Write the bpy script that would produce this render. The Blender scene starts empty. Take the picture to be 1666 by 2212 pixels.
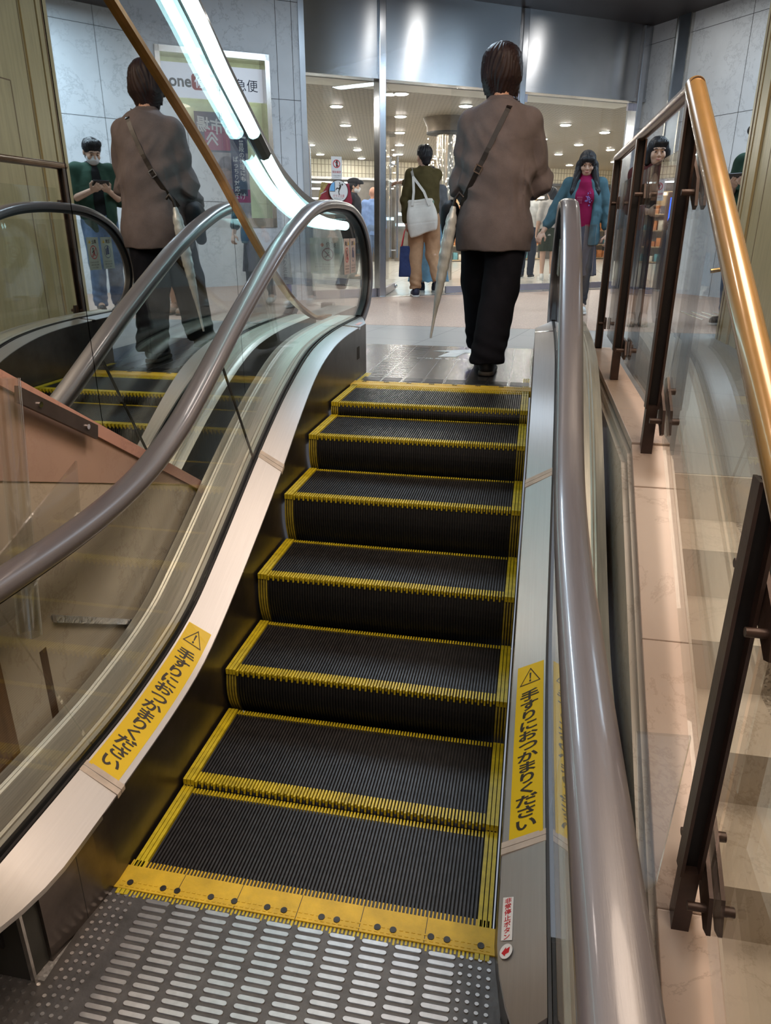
import bpy, bmesh, math, random
import numpy as np
from mathutils import Vector as V, Matrix, noise
random.seed(7)
sc = bpy.context.scene; col = sc.collection
PI = math.pi
# ---------------------------------------------------------------- camera, world, lights
cam = bpy.data.objects.new('camera', bpy.data.cameras.new('camera')); col.objects.link(cam)
cam.data.sensor_fit = 'HORIZONTAL'; cam.data.sensor_width = 36.0
cam.data.lens = 36.0 * 1553.4528 / 1666.0
_y, _p, _r = 0.1951042, -0.37319, 0.0021954
_f = V((-math.sin(_y) * math.cos(_p), math.cos(_y) * math.cos(_p), math.sin(_p)))
_r0 = V((math.cos(_y), math.sin(_y), 0)); _u0 = _r0.cross(_f)
_R = _r0 * math.cos(_r) + _u0 * math.sin(_r); _U = _u0 * math.cos(_r) - _r0 * math.sin(_r)
cam.matrix_world = Matrix(((_R.x, _U.x, -_f.x, 0.479334), (_R.y, _U.y, -_f.y, -1.234784), (_R.z, _U.z, -_f.z, 1.62926), (0, 0, 0, 1)))
cam.data.clip_start = 0.05
sc.camera = cam
w = bpy.data.worlds.new('world'); sc.world = w; w.use_nodes = True
w.node_tree.nodes['Background'].inputs[0].default_value = (0.80, 0.86, 1.0, 1)
w.node_tree.nodes['Background'].inputs[1].default_value = 0.28
sc.view_settings.view_transform = 'Standard'; sc.view_settings.look = 'None'
sc.view_settings.exposure = 0.38; sc.view_settings.gamma = 1.0; sc.view_settings.use_curve_mapping = False
cy = sc.cycles
cy.use_denoising = True; cy.max_bounces = 9; cy.diffuse_bounces = 3; cy.glossy_bounces = 5
cy.transmission_bounces = 4; cy.transparent_max_bounces = 28; cy.caustics_reflective = False; cy.caustics_refractive = False
cy.sample_clamp_indirect = 6.0

Z1 = 0.818                                   # upper floor level
TH = math.radians(55)
DU = V((math.sin(TH), math.cos(TH), 0)); DV = V((-math.cos(TH), math.sin(TH), 0)); P0 = V((-1.52, 8.46, 0))
def UV(u, v, z): return P0 + DU * u + DV * v + V((0, 0, z))      # frame of the entrance: u along the doors, v into the mall

def area(name, loc, size, power, color, target=None, spread=None):
    d = bpy.data.lights.new(name, 'AREA'); d.shape = 'RECTANGLE' if isinstance(size, tuple) else 'DISK'
    if isinstance(size, tuple): d.size, d.size_y = size
    else: d.size = size
    d.energy = power; d.color = color
    if spread: d.spread = spread
    o = bpy.data.objects.new(name, d); col.objects.link(o); o.location = loc
    dirv = (V(target) - V(loc)) if target else V((0, 0, -1))
    o.rotation_euler = dirv.to_track_quat('-Z', 'Y').to_euler()
    return o
# ceiling lamps: warm ones over the lower lobby and stair, cool ones over the upper landing, white ones in the mall
area('lobby_lamp', (-0.9, -1.8, 3.9), (3.0, 1.5), 46, (1, .87, .80))
area('lobby_lamp', (-0.30, 0.7, 3.9), 0.30, 5, (1, .86, .78))
area('lobby_lamp', (-0.30, 1.9, 3.9), 0.30, 5, (1, .86, .78))
area('stair_lamp', (1.5, 1.4, 3.9), 1.3, 44, (1, .80, .64))
area('stair_lamp', (1.5, -0.6, 3.9), 1.3, 44, (1, .80, .64))
area('landing_lamp', UV(1.14, -1.5, 4.17), .20, 8, (1.0, .95, .88))
area('landing_lamp', UV(3.1, -1.5, 4.17), .20, 8, (1.0, .95, .88))
area('landing_lamp', UV(.47, -1.5, 4.17), .12, 3, (1.0, .95, .88))
area('landing_lamp', (3.0, 6.0, 4.15), (0.3, 2.6), 125, (.66, .84, 1.0))
area('landing_lamp', (-0.6, 5.2, 4.15), (0.3, 2.0), 66, (.66, .84, 1.0))

# ---------------------------------------------------------------- helpers
ORG = {}
def org(p): return ORG.get(p.name, V((0, 0, 0))) if p else V((0, 0, 0))
def tag(o, label=None, cat=None, group=None, kind=None):
    if label: o['label'] = label
    if cat: o['category'] = cat
    if group: o['group'] = group
    if kind: o['kind'] = kind
    return o
def thing(name, label, cat, loc=(0, 0, 0), group=None):
    o = bpy.data.objects.new(name, None); col.objects.link(o); o.location = loc; o.empty_display_size = .1
    ORG[o.name] = V(loc)
    return tag(o, label, cat, group)
class MB:
    def __init__(s): s.v = []; s.f = []; s.m = []
    def add(s, v, f, m=0):
        b = len(s.v); s.v += [tuple(p) for p in v]
        for q in f: s.f.append(tuple(i + b for i in q)); s.m.append(m)
        return s
    def hexa(s, p, m=0):                      # 8 corners: bottom 4 ccw, top 4 ccw
        return s.add(p, [(3, 2, 1, 0), (4, 5, 6, 7), (0, 1, 5, 4), (1, 2, 6, 5), (2, 3, 7, 6), (3, 0, 4, 7)], m)
    def box(s, a, b, m=0):
        (x0, y0, z0), (x1, y1, z1) = a, b
        return s.hexa([(x0, y0, z0), (x1, y0, z0), (x1, y1, z0), (x0, y1, z0), (x0, y0, z1), (x1, y0, z1), (x1, y1, z1), (x0, y1, z1)], m)
    def obox(s, c, ax, ay, az, m=0):          # centre and three half-axis vectors
        c, ax, ay, az = V(c), V(ax), V(ay), V(az)
        return s.hexa([c - ax - ay - az, c + ax - ay - az, c + ax + ay - az, c - ax + ay - az, c - ax - ay + az, c + ax - ay + az, c + ax + ay + az, c - ax + ay + az], m)
    def bar(s, a, b, wx, wy, up=(0, 0, 1), m=0):
        a, b = V(a), V(b); t = (b - a).normalized(); x = t.cross(V(up))
        if x.length < 1e-4: x = V((1, 0, 0))
        x.normalize(); y = x.cross(t)
        return s.obox((a + b) / 2, x * wx / 2, (b - a) / 2, y * wy / 2, m)
    def prism(s, poly, d, m=0):               # polygon of 3-D points pushed along d
        n = len(poly); p = [V(q) for q in poly]; d = V(d)
        return s.add(p + [q + d for q in p], [tuple(range(n - 1, -1, -1)), tuple(range(n, 2 * n))] + [(i, (i + 1) % n, n + (i + 1) % n, n + i) for i in range(n)], m)
    def tube(s, path, r, n=12, m=0, caps=True):
        path = [V(p) for p in path]; k = len(path); vs = []
        rr = r if isinstance(r, (list, tuple)) else [r] * k
        t0 = (path[1] - path[0]).normalized(); x = t0.cross(V((0, 0, 1)))
        if x.length < 1e-3: x = t0.cross(V((0, 1, 0)))
        x.normalize()
        for i in range(k):
            t = (path[min(i + 1, k - 1)] - path[max(i - 1, 0)]).normalized()
            x = (x - t * x.dot(t)).normalized(); y = t.cross(x)
            for j in range(n):
                a = 2 * PI * j / n; vs.append(path[i] + (x * math.cos(a) + y * math.sin(a)) * rr[i])
        fs = [(i * n + j, i * n + (j + 1) % n, (i + 1) * n + (j + 1) % n, (i + 1) * n + j) for i in range(k - 1) for j in range(n)]
        if caps: fs += [tuple(range(n - 1, -1, -1)), tuple(range((k - 1) * n, k * n))]
        return s.add(vs, fs, m)
    def sweep_yz(s, x0, path, prof, m=0, closed=True, caps=True):   # path of (y,z) at x0, profile of (lateral, normal)
        k = len(path); n = len(prof); vs = []
        for i in range(k):
            a = path[max(i - 1, 0)]; b = path[min(i + 1, k - 1)]
            ty, tz = b[0] - a[0], b[1] - a[1]; l = math.hypot(ty, tz) or 1; ny, nz = -tz / l, ty / l
            for (u, h) in prof: vs.append((x0 + u, path[i][0] + ny * h, path[i][1] + nz * h))
        nn = n if closed else n - 1
        fs = [(i * n + j, i * n + (j + 1) % n, (i + 1) * n + (j + 1) % n, (i + 1) * n + j) for i in range(k - 1) for j in range(nn)]
        if caps and closed: fs += [tuple(range(n - 1, -1, -1)), tuple(range((k - 1) * n, k * n))]
        return s.add(vs, fs, m)
    def cyl(s, a, b, r, n=16, m=0): return s.tube([a, b], r, n, m)
    def ball(s, c, r, n=10, m=0):
        c = V(c); r = V(r) if not isinstance(r, (int, float)) else V((r, r, r)); vs = []; h = n // 2 + 1
        for i in range(h + 1):
            a = PI * i / h
            for j in range(n):
                b = 2 * PI * j / n; vs.append((c.x + r.x * math.sin(a) * math.cos(b), c.y + r.y * math.sin(a) * math.sin(b), c.z + r.z * math.cos(a)))
        return s.add(vs, [(i * n + j, (i + 1) * n + j, (i + 1) * n + (j + 1) % n, i * n + (j + 1) % n) for i in range(h) for j in range(n)], m)
    def build(s, name, mats, parent=None, smooth=None, bevel=0, fix=True):
        o_ = org(parent)
        me = bpy.data.meshes.new(name); me.from_pydata([(p[0] - o_.x, p[1] - o_.y, p[2] - o_.z) for p in s.v], [], s.f)
        mats = mats if isinstance(mats, (list, tuple)) else [mats]
        for mm in mats: me.materials.append(mm)
        if len(mats) > 1: me.polygons.foreach_set('material_index', s.m)
        if fix:
            bm = bmesh.new(); bm.from_mesh(me); bmesh.ops.recalc_face_normals(bm, faces=bm.faces); bm.to_mesh(me); bm.free()
        me.update()
        o = bpy.data.objects.new(name, me); col.objects.link(o)
        if parent: o.parent = parent; ORG[o.name] = o_
        if smooth is not None:
            me.polygons.foreach_set('use_smooth', [True] * len(me.polygons))
            if smooth > 0: me.set_sharp_from_angle(angle=math.radians(smooth))
        if bevel:
            b = o.modifiers.new('bevel', 'BEVEL'); b.width = bevel; b.segments = 2; b.limit_method = 'ANGLE'; b.angle_limit = math.radians(40)
        return o
def catmull(pts, n=6):
    P = [np.array(p, float) for p in pts]; P = [2 * P[0] - P[1]] + P + [2 * P[-1] - P[-2]]; out = []
    for i in range(1, len(P) - 2):
        for k in range(n):
            t = k / n; a, b, c, d = P[i - 1:i + 3]
            out.append(tuple(.5 * ((2 * b) + (c - a) * t + (2 * a - 5 * b + 4 * c - d) * t * t + (3 * b - a - 3 * c + d) * t ** 3)))
    out.append(tuple(P[-2])); return out
def lin(pts):
    ys = [p[0] for p in pts]; zs = [p[1] for p in pts]
    return lambda y: float(np.interp(y, ys, zs))

# ---------------------------------------------------------------- materials
def node(nt, t, **k):
    n = nt.nodes.new(t)
    for a, b in k.items(): setattr(n, a, b)
    return n
MATS = {}
def mat(name, c, r=.5, m=0., var=.12, vs=6., bump=0., bs=60., stretch=(1, 1, 1), emit=None, es=0., coat=0., spec=.5, alpha=1., sheen=0., tint2=None, trans=0.):
    if name in MATS: return MATS[name]
    M = bpy.data.materials.new(name); M.use_nodes = True; nt = M.node_tree; b = nt.nodes['Principled BSDF']
    tc = node(nt, 'ShaderNodeTexCoord'); mp = node(nt, 'ShaderNodeMapping'); mp.inputs['Scale'].default_value = stretch
    nt.links.new(tc.outputs['Object'], mp.inputs['Vector'])
    nz = node(nt, 'ShaderNodeTexNoise'); nz.inputs['Scale'].default_value = vs; nz.inputs['Detail'].default_value = 6; nz.inputs['Roughness'].default_value = .6
    nt.links.new(mp.outputs[0], nz.inputs['Vector'])
    cr = node(nt, 'ShaderNodeValToRGB'); cr.color_ramp.elements[0].position = .3; cr.color_ramp.elements[1].position = .7
    lo = tuple(max(0, x * (1 - var)) for x in c); hi = tuple(min(1, x * (1 + var)) for x in (tint2 or c))
    cr.color_ramp.elements[0].color = (*lo, 1); cr.color_ramp.elements[1].color = (*hi, 1)
    nt.links.new(nz.outputs['Fac'], cr.inputs[0]); nt.links.new(cr.outputs[0], b.inputs['Base Color'])
    b.inputs['Roughness'].default_value = r; b.inputs['Metallic'].default_value = m; b.inputs['Specular IOR Level'].default_value = spec
    b.inputs['Coat Weight'].default_value = coat; b.inputs['Coat Roughness'].default_value = .08
    b.inputs['Sheen Weight'].default_value = sheen; b.inputs['Alpha'].default_value = alpha; b.inputs['Transmission Weight'].default_value = trans
    if bump:
        n2 = node(nt, 'ShaderNodeTexNoise'); n2.inputs['Scale'].default_value = bs; n2.inputs['Detail'].default_value = 4
        nt.links.new(mp.outputs[0], n2.inputs['Vector'])
        bp = node(nt, 'ShaderNodeBump'); bp.inputs['Strength'].default_value = bump; bp.inputs['Distance'].default_value = .01
        nt.links.new(n2.outputs['Fac'], bp.inputs['Height']); nt.links.new(bp.outputs[0], b.inputs['Normal'])
    if emit: b.inputs['Emission Color'].default_value = (*emit, 1); b.inputs['Emission Strength'].default_value = es
    MATS[name] = M; return M
def glass(name, tint=(.93, .97, .95), ior=1.45, rough=0., k=1.0):
    if name in MATS: return MATS[name]
    M = bpy.data.materials.new(name); M.use_nodes = True; nt = M.node_tree; nt.nodes.clear()
    o = node(nt, 'ShaderNodeOutputMaterial'); t = node(nt, 'ShaderNodeBsdfTransparent'); g = node(nt, 'ShaderNodeBsdfGlossy'); mx = node(nt, 'ShaderNodeMixShader')
    lw = node(nt, 'ShaderNodeLayerWeight'); lw.inputs[0].default_value = .5
    pw = node(nt, 'ShaderNodeMath', operation='POWER'); pw.inputs[1].default_value = 4.5; nt.links.new(lw.outputs['Facing'], pw.inputs[0])
    f0 = ((ior - 1) / (ior + 1)) ** 2
    ml = node(nt, 'ShaderNodeMath', operation='MULTIPLY_ADD'); ml.inputs[1].default_value = (1 - f0) * .75 * k; ml.inputs[2].default_value = f0 * k
    nz = node(nt, 'ShaderNodeTexNoise'); nz.inputs['Scale'].default_value = 3.
    cr = node(nt, 'ShaderNodeValToRGB'); cr.color_ramp.elements[0].color = (*[x * .97 for x in tint], 1); cr.color_ramp.elements[1].color = (*tint, 1)
    nt.links.new(nz.outputs['Fac'], cr.inputs[0]); nt.links.new(cr.outputs[0], t.inputs[0])
    g.inputs['Roughness'].default_value = rough; g.inputs[0].default_value = (1, 1, 1, 1)
    nt.links.new(pw.outputs[0], ml.inputs[0]); nt.links.new(ml.outputs[0], mx.inputs[0])
    nt.links.new(t.outputs[0], mx.inputs[1]); nt.links.new(g.outputs[0], mx.inputs[2]); nt.links.new(mx.outputs[0], o.inputs[0])
    MATS[name] = M; return M
def marble(name, c, vein, r=.3, scale=2.2, amt=.5):
    if name in MATS: return MATS[name]
    M = mat(name, c, r, 0, .10, 1.6); nt = M.node_tree; b = nt.nodes['Principled BSDF']
    tc = nt.nodes['Texture Coordinate']; base = b.inputs['Base Color'].links[0].from_socket
    nz = node(nt, 'ShaderNodeTexNoise'); nz.inputs['Scale'].default_value = scale; nz.inputs['Detail'].default_value = 9; nz.inputs['Roughness'].default_value = .68; nz.inputs['Distortion'].default_value = .35
    nt.links.new(tc.outputs['Object'], nz.inputs['Vector'])
    cr = node(nt, 'ShaderNodeValToRGB'); e = cr.color_ramp.elements
    e[0].position = .485; e[0].color = (0, 0, 0, 1); e[1].position = .515; e[1].color = (0, 0, 0, 1); k = cr.color_ramp.elements.new(.5); k.color = (amt, amt, amt, 1)
    nt.links.new(nz.outputs['Fac'], cr.inputs[0])
    n2 = node(nt, 'ShaderNodeTexNoise'); n2.inputs['Scale'].default_value = 1.1; nt.links.new(tc.outputs['Object'], n2.inputs['Vector'])
    mu = node(nt, 'ShaderNodeMath', operation='MULTIPLY'); nt.links.new(cr.outputs[0], mu.inputs[0]); nt.links.new(n2.outputs['Fac'], mu.inputs[1])
    mx = node(nt, 'ShaderNodeMixRGB'); mx.inputs[2].default_value = (*vein, 1)
    nt.links.new(mu.outputs[0], mx.inputs[0]); nt.links.new(base, mx.inputs[1]); nt.links.new(mx.outputs[0], b.inputs['Base Color'])
    return M
def speckle(name, cs, r=.4, scale=140., bump=.0):
    if name in MATS: return MATS[name]
    M = mat(name, cs[0], r, 0, .08, 3); nt = M.node_tree; b = nt.nodes['Principled BSDF']; tc = nt.nodes['Texture Coordinate']
    vo = node(nt, 'ShaderNodeTexVoronoi'); vo.inputs['Scale'].default_value = scale; nt.links.new(tc.outputs['Object'], vo.inputs['Vector'])
    sep = node(nt, 'ShaderNodeSeparateColor'); nt.links.new(vo.outputs['Color'], sep.inputs[0])
    cr = node(nt, 'ShaderNodeValToRGB'); cr.color_ramp.interpolation = 'CONSTANT'; e = cr.color_ramp.elements
    e[0].color = (*cs[0], 1); e[1].position = .55; e[1].color = (*cs[1], 1)
    if len(cs) > 2: k = e.new(.8); k.color = (*cs[2], 1)
    nt.links.new(sep.outputs[0], cr.inputs[0]); nt.links.new(cr.outputs[0], b.inputs['Base Color'])
    return M
def bricks(name, c1, mortar, w, h, msize=.01, off=0., r=.5, rot=0., bump=0.):
    if name in MATS: return MATS[name]
    M = mat(name, c1, r, 0, .05, 3); nt = M.node_tree; b = nt.nodes['Principled BSDF']; tc = nt.nodes['Texture Coordinate']
    mp = node(nt, 'ShaderNodeMapping'); mp.inputs['Rotation'].default_value = rot if isinstance(rot, tuple) else (0, 0, rot)
    br = node(nt, 'ShaderNodeTexBrick'); br.offset = off; br.inputs['Scale'].default_value = 1; br.inputs['Brick Width'].default_value = w; br.inputs['Row Height'].default_value = h
    br.inputs['Mortar Size'].default_value = msize; br.inputs['Color1'].default_value = (*c1, 1); br.inputs['Color2'].default_value = (*[x * .93 for x in c1], 1); br.inputs['Mortar'].default_value = (*mortar, 1)
    nt.links.new(tc.outputs['Object'], mp.inputs[0]); nt.links.new(mp.outputs[0], br.inputs['Vector']); nt.links.new(br.outputs['Color'], b.inputs['Base Color'])
    return M
def lamp(name, c, s):
    return mat(name, c, .4, 0, .03, 2, emit=c, es=s)

STEEL = mat('brushed_steel', (.62, .60, .57), .26, 1, .10, 8, bump=.08, bs=30, stretch=(1, 1, 40))
DECK = mat('deck_steel', (.52, .505, .505), .46, .9, .04, 5, bump=.03, bs=40, stretch=(40, 1, 1))
ODECK = mat('outer_deck_steel', (.60, .57, .49), .42, .7, .14, 5, bump=.04, bs=30, stretch=(20, 1, 1))
SKIRT = mat('skirt_steel', (.15, .13, .12), .33, .9, .25, 7, bump=.05, bs=30)
CHROME = mat('chrome', (.78, .78, .80), .10, 1, .04, 4)
RUBBER = mat('handrail_rubber', (.112, .103, .114), .34, 0, .10, 5, bump=.04, bs=25, stretch=(30, 1, 1), spec=.9, coat=.35)
GASKET = mat('black_gasket', (.018, .017, .018), .5, 0, .2, 10)
STEPB = mat('step_black', (.050, .046, .045), .42, .55, .3, 30, bump=.05, bs=120)
STEPD = mat('step_dark', (.010, .010, .010), .7, 0, .2, 20)
YEL = mat('safety_yellow', (.58, .45, .018), .42, 0, .25, 25, bump=.05, bs=80)
YELC = mat('comb_yellow', (.66, .43, .025), .48, 0, .2, 14, bump=.08, bs=90)
STICK = mat('sticker_yellow', (.78, .54, .008), .4, 0, .04, 4)
INK = mat('black_ink', (.03, .022, .015), .5, 0, .1, 8)
WHITE = mat('white_print', (.80, .80, .80), .5, 0, .03, 4)
RED = mat('red_print', (.55, .02, .03), .5, 0, .08, 6)
TAPE = mat('beige_tape', (.55, .47, .40), .55, 0, .15, 20)
BGLASS = glass('balustrade_glass', (.968, .985, .98), 1.5, 0, 1.0)
DGLASS = glass('door_glass', (.97, .98, .98), 1.4)
ACRYL = glass('clear_acrylic', (.975, .98, .975), 1.6, .06, 1.9)
MIRROR = mat('mirror_panel', (.80, .82, .80), .012, 1, .02, 2)
BRONZE = mat('bronze_trim', (.42, .24, .11), .28, 1, .2, 9, stretch=(1, 1, 1), bump=.05, bs=40)
BROWNP = mat('brown_painted_steel', (.070, .040, .030), .38, .3, .25, 12, bump=.06, bs=70)
RAILM = mat('ochre_handrail', (.36, .20, .060), .26, .2, .10, 6, coat=.6)
PINKG = marble('pink_marble', (.62, .475, .39), (.34, .21, .14), .28, 3.0, .8)
CREAMM = marble('cream_marble', (.57, .50, .415), (.25, .18, .12), .22, 3.2, .7)
WMARB = marble('white_marble', (.62, .66, .70), (.20, .22, .25), .38, 2.4, .7)
WOOD = mat('oak_panel', (.37, .28, .135), .40, 0, .16, 3, stretch=(14, 14, .8), bump=.05, bs=30)
REDST = speckle('red_granite', [(.40, .27, .205), (.33, .22, .17), (.50, .36, .29)], .42, 120)
GREYST = speckle('grey_granite', [(.26, .25, .245), (.20, .195, .19), (.36, .35, .34)], .45, 160)
AGGR = speckle('stair_aggregate', [(.36, .31, .25), (.20, .165, .13), (.50, .45, .38)], .6, 150)
MALLF = bricks('mall_floor_tile', (.60, .58, .53), (.42, .40, .36), .6, .6, .006, 0, .16)
DARK = mat('dark_void', (.03, .03, .03), .8, 0, .2, 4)
# ---------------------------------------------------------------- text and flat print
def glyphs(txt, size=1., vertical=False, bold=0., pitch=1.0):
    vs, fs = [], []; y = 0.; 
    items = list(txt) if vertical else [txt]
    for ch in items:
        if ch == ' ': y -= size * pitch * .6; continue
        c = bpy.data.curves.new('glyph', 'FONT'); c.body = ch; c.size = size; c.offset = bold; c.resolution_u = 3
        o = bpy.data.objects.new('glyph', c); col.objects.link(o)
        dg = bpy.context.evaluated_depsgraph_get(); me = bpy.data.meshes.new_from_object(o.evaluated_get(dg))
        P = np.array([tuple(v.co)[:2] for v in me.vertices]) if len(me.vertices) else np.zeros((0, 2))
        F = [tuple(p.vertices) for p in me.polygons]
        bpy.data.objects.remove(o); bpy.data.curves.remove(c); bpy.data.meshes.remove(me)
        if not len(P): continue
        if vertical:
            P[:, 0] -= (P[:, 0].min() + P[:, 0].max()) / 2; P[:, 1] += y - size * .38; y -= size * pitch
        b = len(vs); vs += [tuple(p) for p in P]; fs += [tuple(i + b for i in f) for f in F]
    P = np.array(vs); P -= (P.min(0) + P.max(0)) / 2
    return P, fs
def frame(o, ex, ey): return (V(o), V(ex).normalized(), V(ey).normalized(), V(ex).normalized().cross(V(ey).normalized()))
class Flat:                                    # flat print laid on a plane: origin, right and up in metres
    def __init__(s, o, ex, ey, lift=.0008): s.o, s.x, s.y, s.n = frame(o, ex, ey); s.mb = MB(); s.l = lift
    def p(s, u, v, l=1): return s.o + s.x * u + s.y * v + s.n * (s.l * l)
    def poly(s, pts, m=0, l=1): s.mb.add([s.p(u, v, l) for u, v in pts], [tuple(range(len(pts)))], m); return s
    def rect(s, u0, v0, u1, v1, m=0, l=1): return s.poly([(u0, v0), (u1, v0), (u1, v1), (u0, v1)], m, l)
    def disc(s, u, v, r, m=0, l=1, n=40, rx=None): return s.poly([(u + (rx or r) * math.cos(2 * PI * i / n), v + r * math.sin(2 * PI * i / n)) for i in range(n)], m, l)
    def ring(s, u, v, r0, r1, m=0, l=1, n=40):
        for i in range(n):
            a, b = 2 * PI * i / n, 2 * PI * (i + 1) / n
            s.poly([(u + r0 * math.cos(a), v + r0 * math.sin(a)), (u + r1 * math.cos(a), v + r1 * math.sin(a)), (u + r1 * math.cos(b), v + r1 * math.sin(b)), (u + r0 * math.cos(b), v + r0 * math.sin(b))], m, l)
        return s
    def line(s, a, b, w_, m=0, l=1):
        dx, dy = b[0] - a[0], b[1] - a[1]; q = math.hypot(dx, dy); nx, ny = -dy / q * w_ / 2, dx / q * w_ / 2
        return s.poly([(a[0] + nx, a[1] + ny), (a[0] - nx, a[1] - ny), (b[0] - nx, b[1] - ny), (b[0] + nx, b[1] + ny)], m, l)
    def text(s, txt, u, v, size, m=0, l=1, vertical=False, bold=0., pitch=1., width=None, flip=False):
        P, F = glyphs(txt, size, vertical, bold, pitch)
        if width: k = width / (P[:, 0].max() - P[:, 0].min()); P = P * [k, 1] if not vertical else P * k
        if flip: P = P * [-1, 1]
        s.mb.add([s.p(u + a, v + b, l) for a, b in P], F, m); return s
    def build(s, name, mats, parent=None): return s.mb.build(name, mats, parent, fix=False)

# ---------------------------------------------------------------- the escalator
W2 = 0.493; A30 = math.radians(30)
_y0, _R1, _L, _R2, S2, P = 0.198260, 0.939106, 0.945421, 1.638225, 0.40899, 0.405
def path(s):
    l1 = _R1 * A30; l2 = _R2 * A30; s -= _y0
    if s <= 0: return _y0 + s, 0.
    if s < l1: t = s / _R1; return _y0 + _R1 * math.sin(t), _R1 * (1 - math.cos(t))
    Y = _y0 + _R1 * math.sin(A30); Z = _R1 * (1 - math.cos(A30)); s -= l1
    if s < _L: return Y + s * math.cos(A30), Z + s * math.sin(A30)
    Y += _L * math.cos(A30); Z += _L * math.sin(A30); s -= _L
    if s < l2: t = A30 - s / _R2; return Y + _R2 * (math.sin(A30) - math.sin(t)), Z + _R2 * (math.cos(t) - math.cos(A30))
    return Y + _R2 * math.sin(A30) + s - l2, Z1
esc = thing('escalator', 'short up escalator with black yellow-edged steps between glass balustrades', 'escalator', (0, 1.4, 0))
NR = 98; PIT = 2 * W2 / NR
for k in range(-1, 7):
    ya, z = path(S2 + P * k); yb, zb = path(S2 + P * (k + 1)); d = yb - ya - .006
    st = MB().box((-W2, ya + .012, z - .05), (W2, ya + d, z - .011)).build('step', STEPD, esc)
    tr = MB(); yl = MB()
    for i in range(NR):
        x0 = -W2 + PIT * i + PIT * .24; x1 = x0 + PIT * .52
        if i < 4 or i >= NR - 4: continue
        long_ = (i % 2 == 0)
        tr.box((x0, ya + .040, z - .012), (x1, ya + d - .022, z))
        yl.box((x0, ya - (.006 if long_ else 0), z - (.020 if long_ else .014)), (x1, ya + .040, z + .0004))     # nosing teeth
        yl.box((x0, ya + d - .022, z - .012), (x1, ya + d, z + .0002))               # rear teeth
    tr.build('tread', STEPB, st)
    for sg in (-1, 1):
        for j in range(3):
            xa = sg * (W2 - .003 - j * .0125); xb = xa - sg * .010
            yl.box((min(xa, xb), ya - .004, z - .018), (max(xa, xb), ya + d, z + .003))
    yl.build('yellow_border', YEL, st)
    dz = z - path(S2 + P * (k - 1))[1]
    if dz > .004:
        rs = MB(); rbs = (MB(), MB()); n = 8; H = min(dz + .02, .24)
        prof = [(ya + .010 - .016 * math.sin(PI * j / n) + .028 * (j / n) ** 2, z - .012 - (H - .0) * j / n) for j in range(n + 1)]
        for i in range(NR):
            x0 = -W2 + PIT * i + PIT * .24; x1 = x0 + PIT * .52; q = rbs[0] if i < 4 else (rbs[1] if i > NR - 5 else rs)
            q.add([(x, y - o_, zz) for (y, zz) in prof for x, o_ in ((x0, 0), (x0, .007), (x1, .007), (x1, 0))],
                  [(j * 4 + a, j * 4 + a + 1, j * 4 + a + 5, j * 4 + a + 4) for j in range(n) for a in range(3)])
        rs.add([(x, y, zz) for (y, zz) in prof for x in (-W2, W2)], [(2 * j, 2 * j + 1, 2 * j + 3, 2 * j + 2) for j in range(n)])
        rs.build('riser', STEPD if False else mat('riser_black', (.016, .016, .017), .5, .3, .2, 20), st, fix=False)
        for rb in rbs: rb.build('riser_edge', mat('dull_yellow', (.36, .28, .03), .5, 0, .35, 30), st, fix=False)
# deck curves (y, z): inner edge over the skirt, outer edge at the glass
dI = catmull([(-.62, .245), (-.3, .24), (.13, .246), (.5, .272), (.75, .337), (1.16, .525), (1.5, .70), (1.75, .845), (2.03, .985), (2.3, 1.06), (2.6, 1.095), (3.1, 1.108)], 5)
dO = catmull([(-.75, .31), (-.3, .31), (.09, .312), (.4, .326), (.74, .387), (1.0, .498), (1.477, .747), (1.75, .878), (1.946, .958), (2.2, 1.042), (2.43, 1.085), (2.8, 1.11), (3.42, 1.116)], 5)
zI, zO = lin(dI), lin(dO)
hr = catmull([(-.80, .925), (-.4, .925), (0, .92), (.244, .924), (.44, .94), (.63, .975), (.8, 1.03), (.974, 1.108), (1.377, 1.318), (1.821, 1.528), (2.0, 1.60), (2.155, 1.655), (2.4, 1.725), (2.633, 1.757), (2.95, 1.762), (3.2, 1.74), (3.44, 1.655), (3.59, 1.51), (3.635, 1.34), (3.57, 1.20), (3.47, 1.13), (3.38, 1.09)], 6)
lowloop = [(-.80 - .30 * math.sin(a), .625 + .30 * math.cos(a)) for a in np.linspace(PI, .1, 14)]
hr_full = [(-.45, .325)] + [(-.6, .325)] + lowloop + hr
IX, OX, GX = .508, .598, .612
ys = sorted(set([round(v, 4) for v in np.arange(-.62, 3.11, .06)] + [3.1]))
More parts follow.
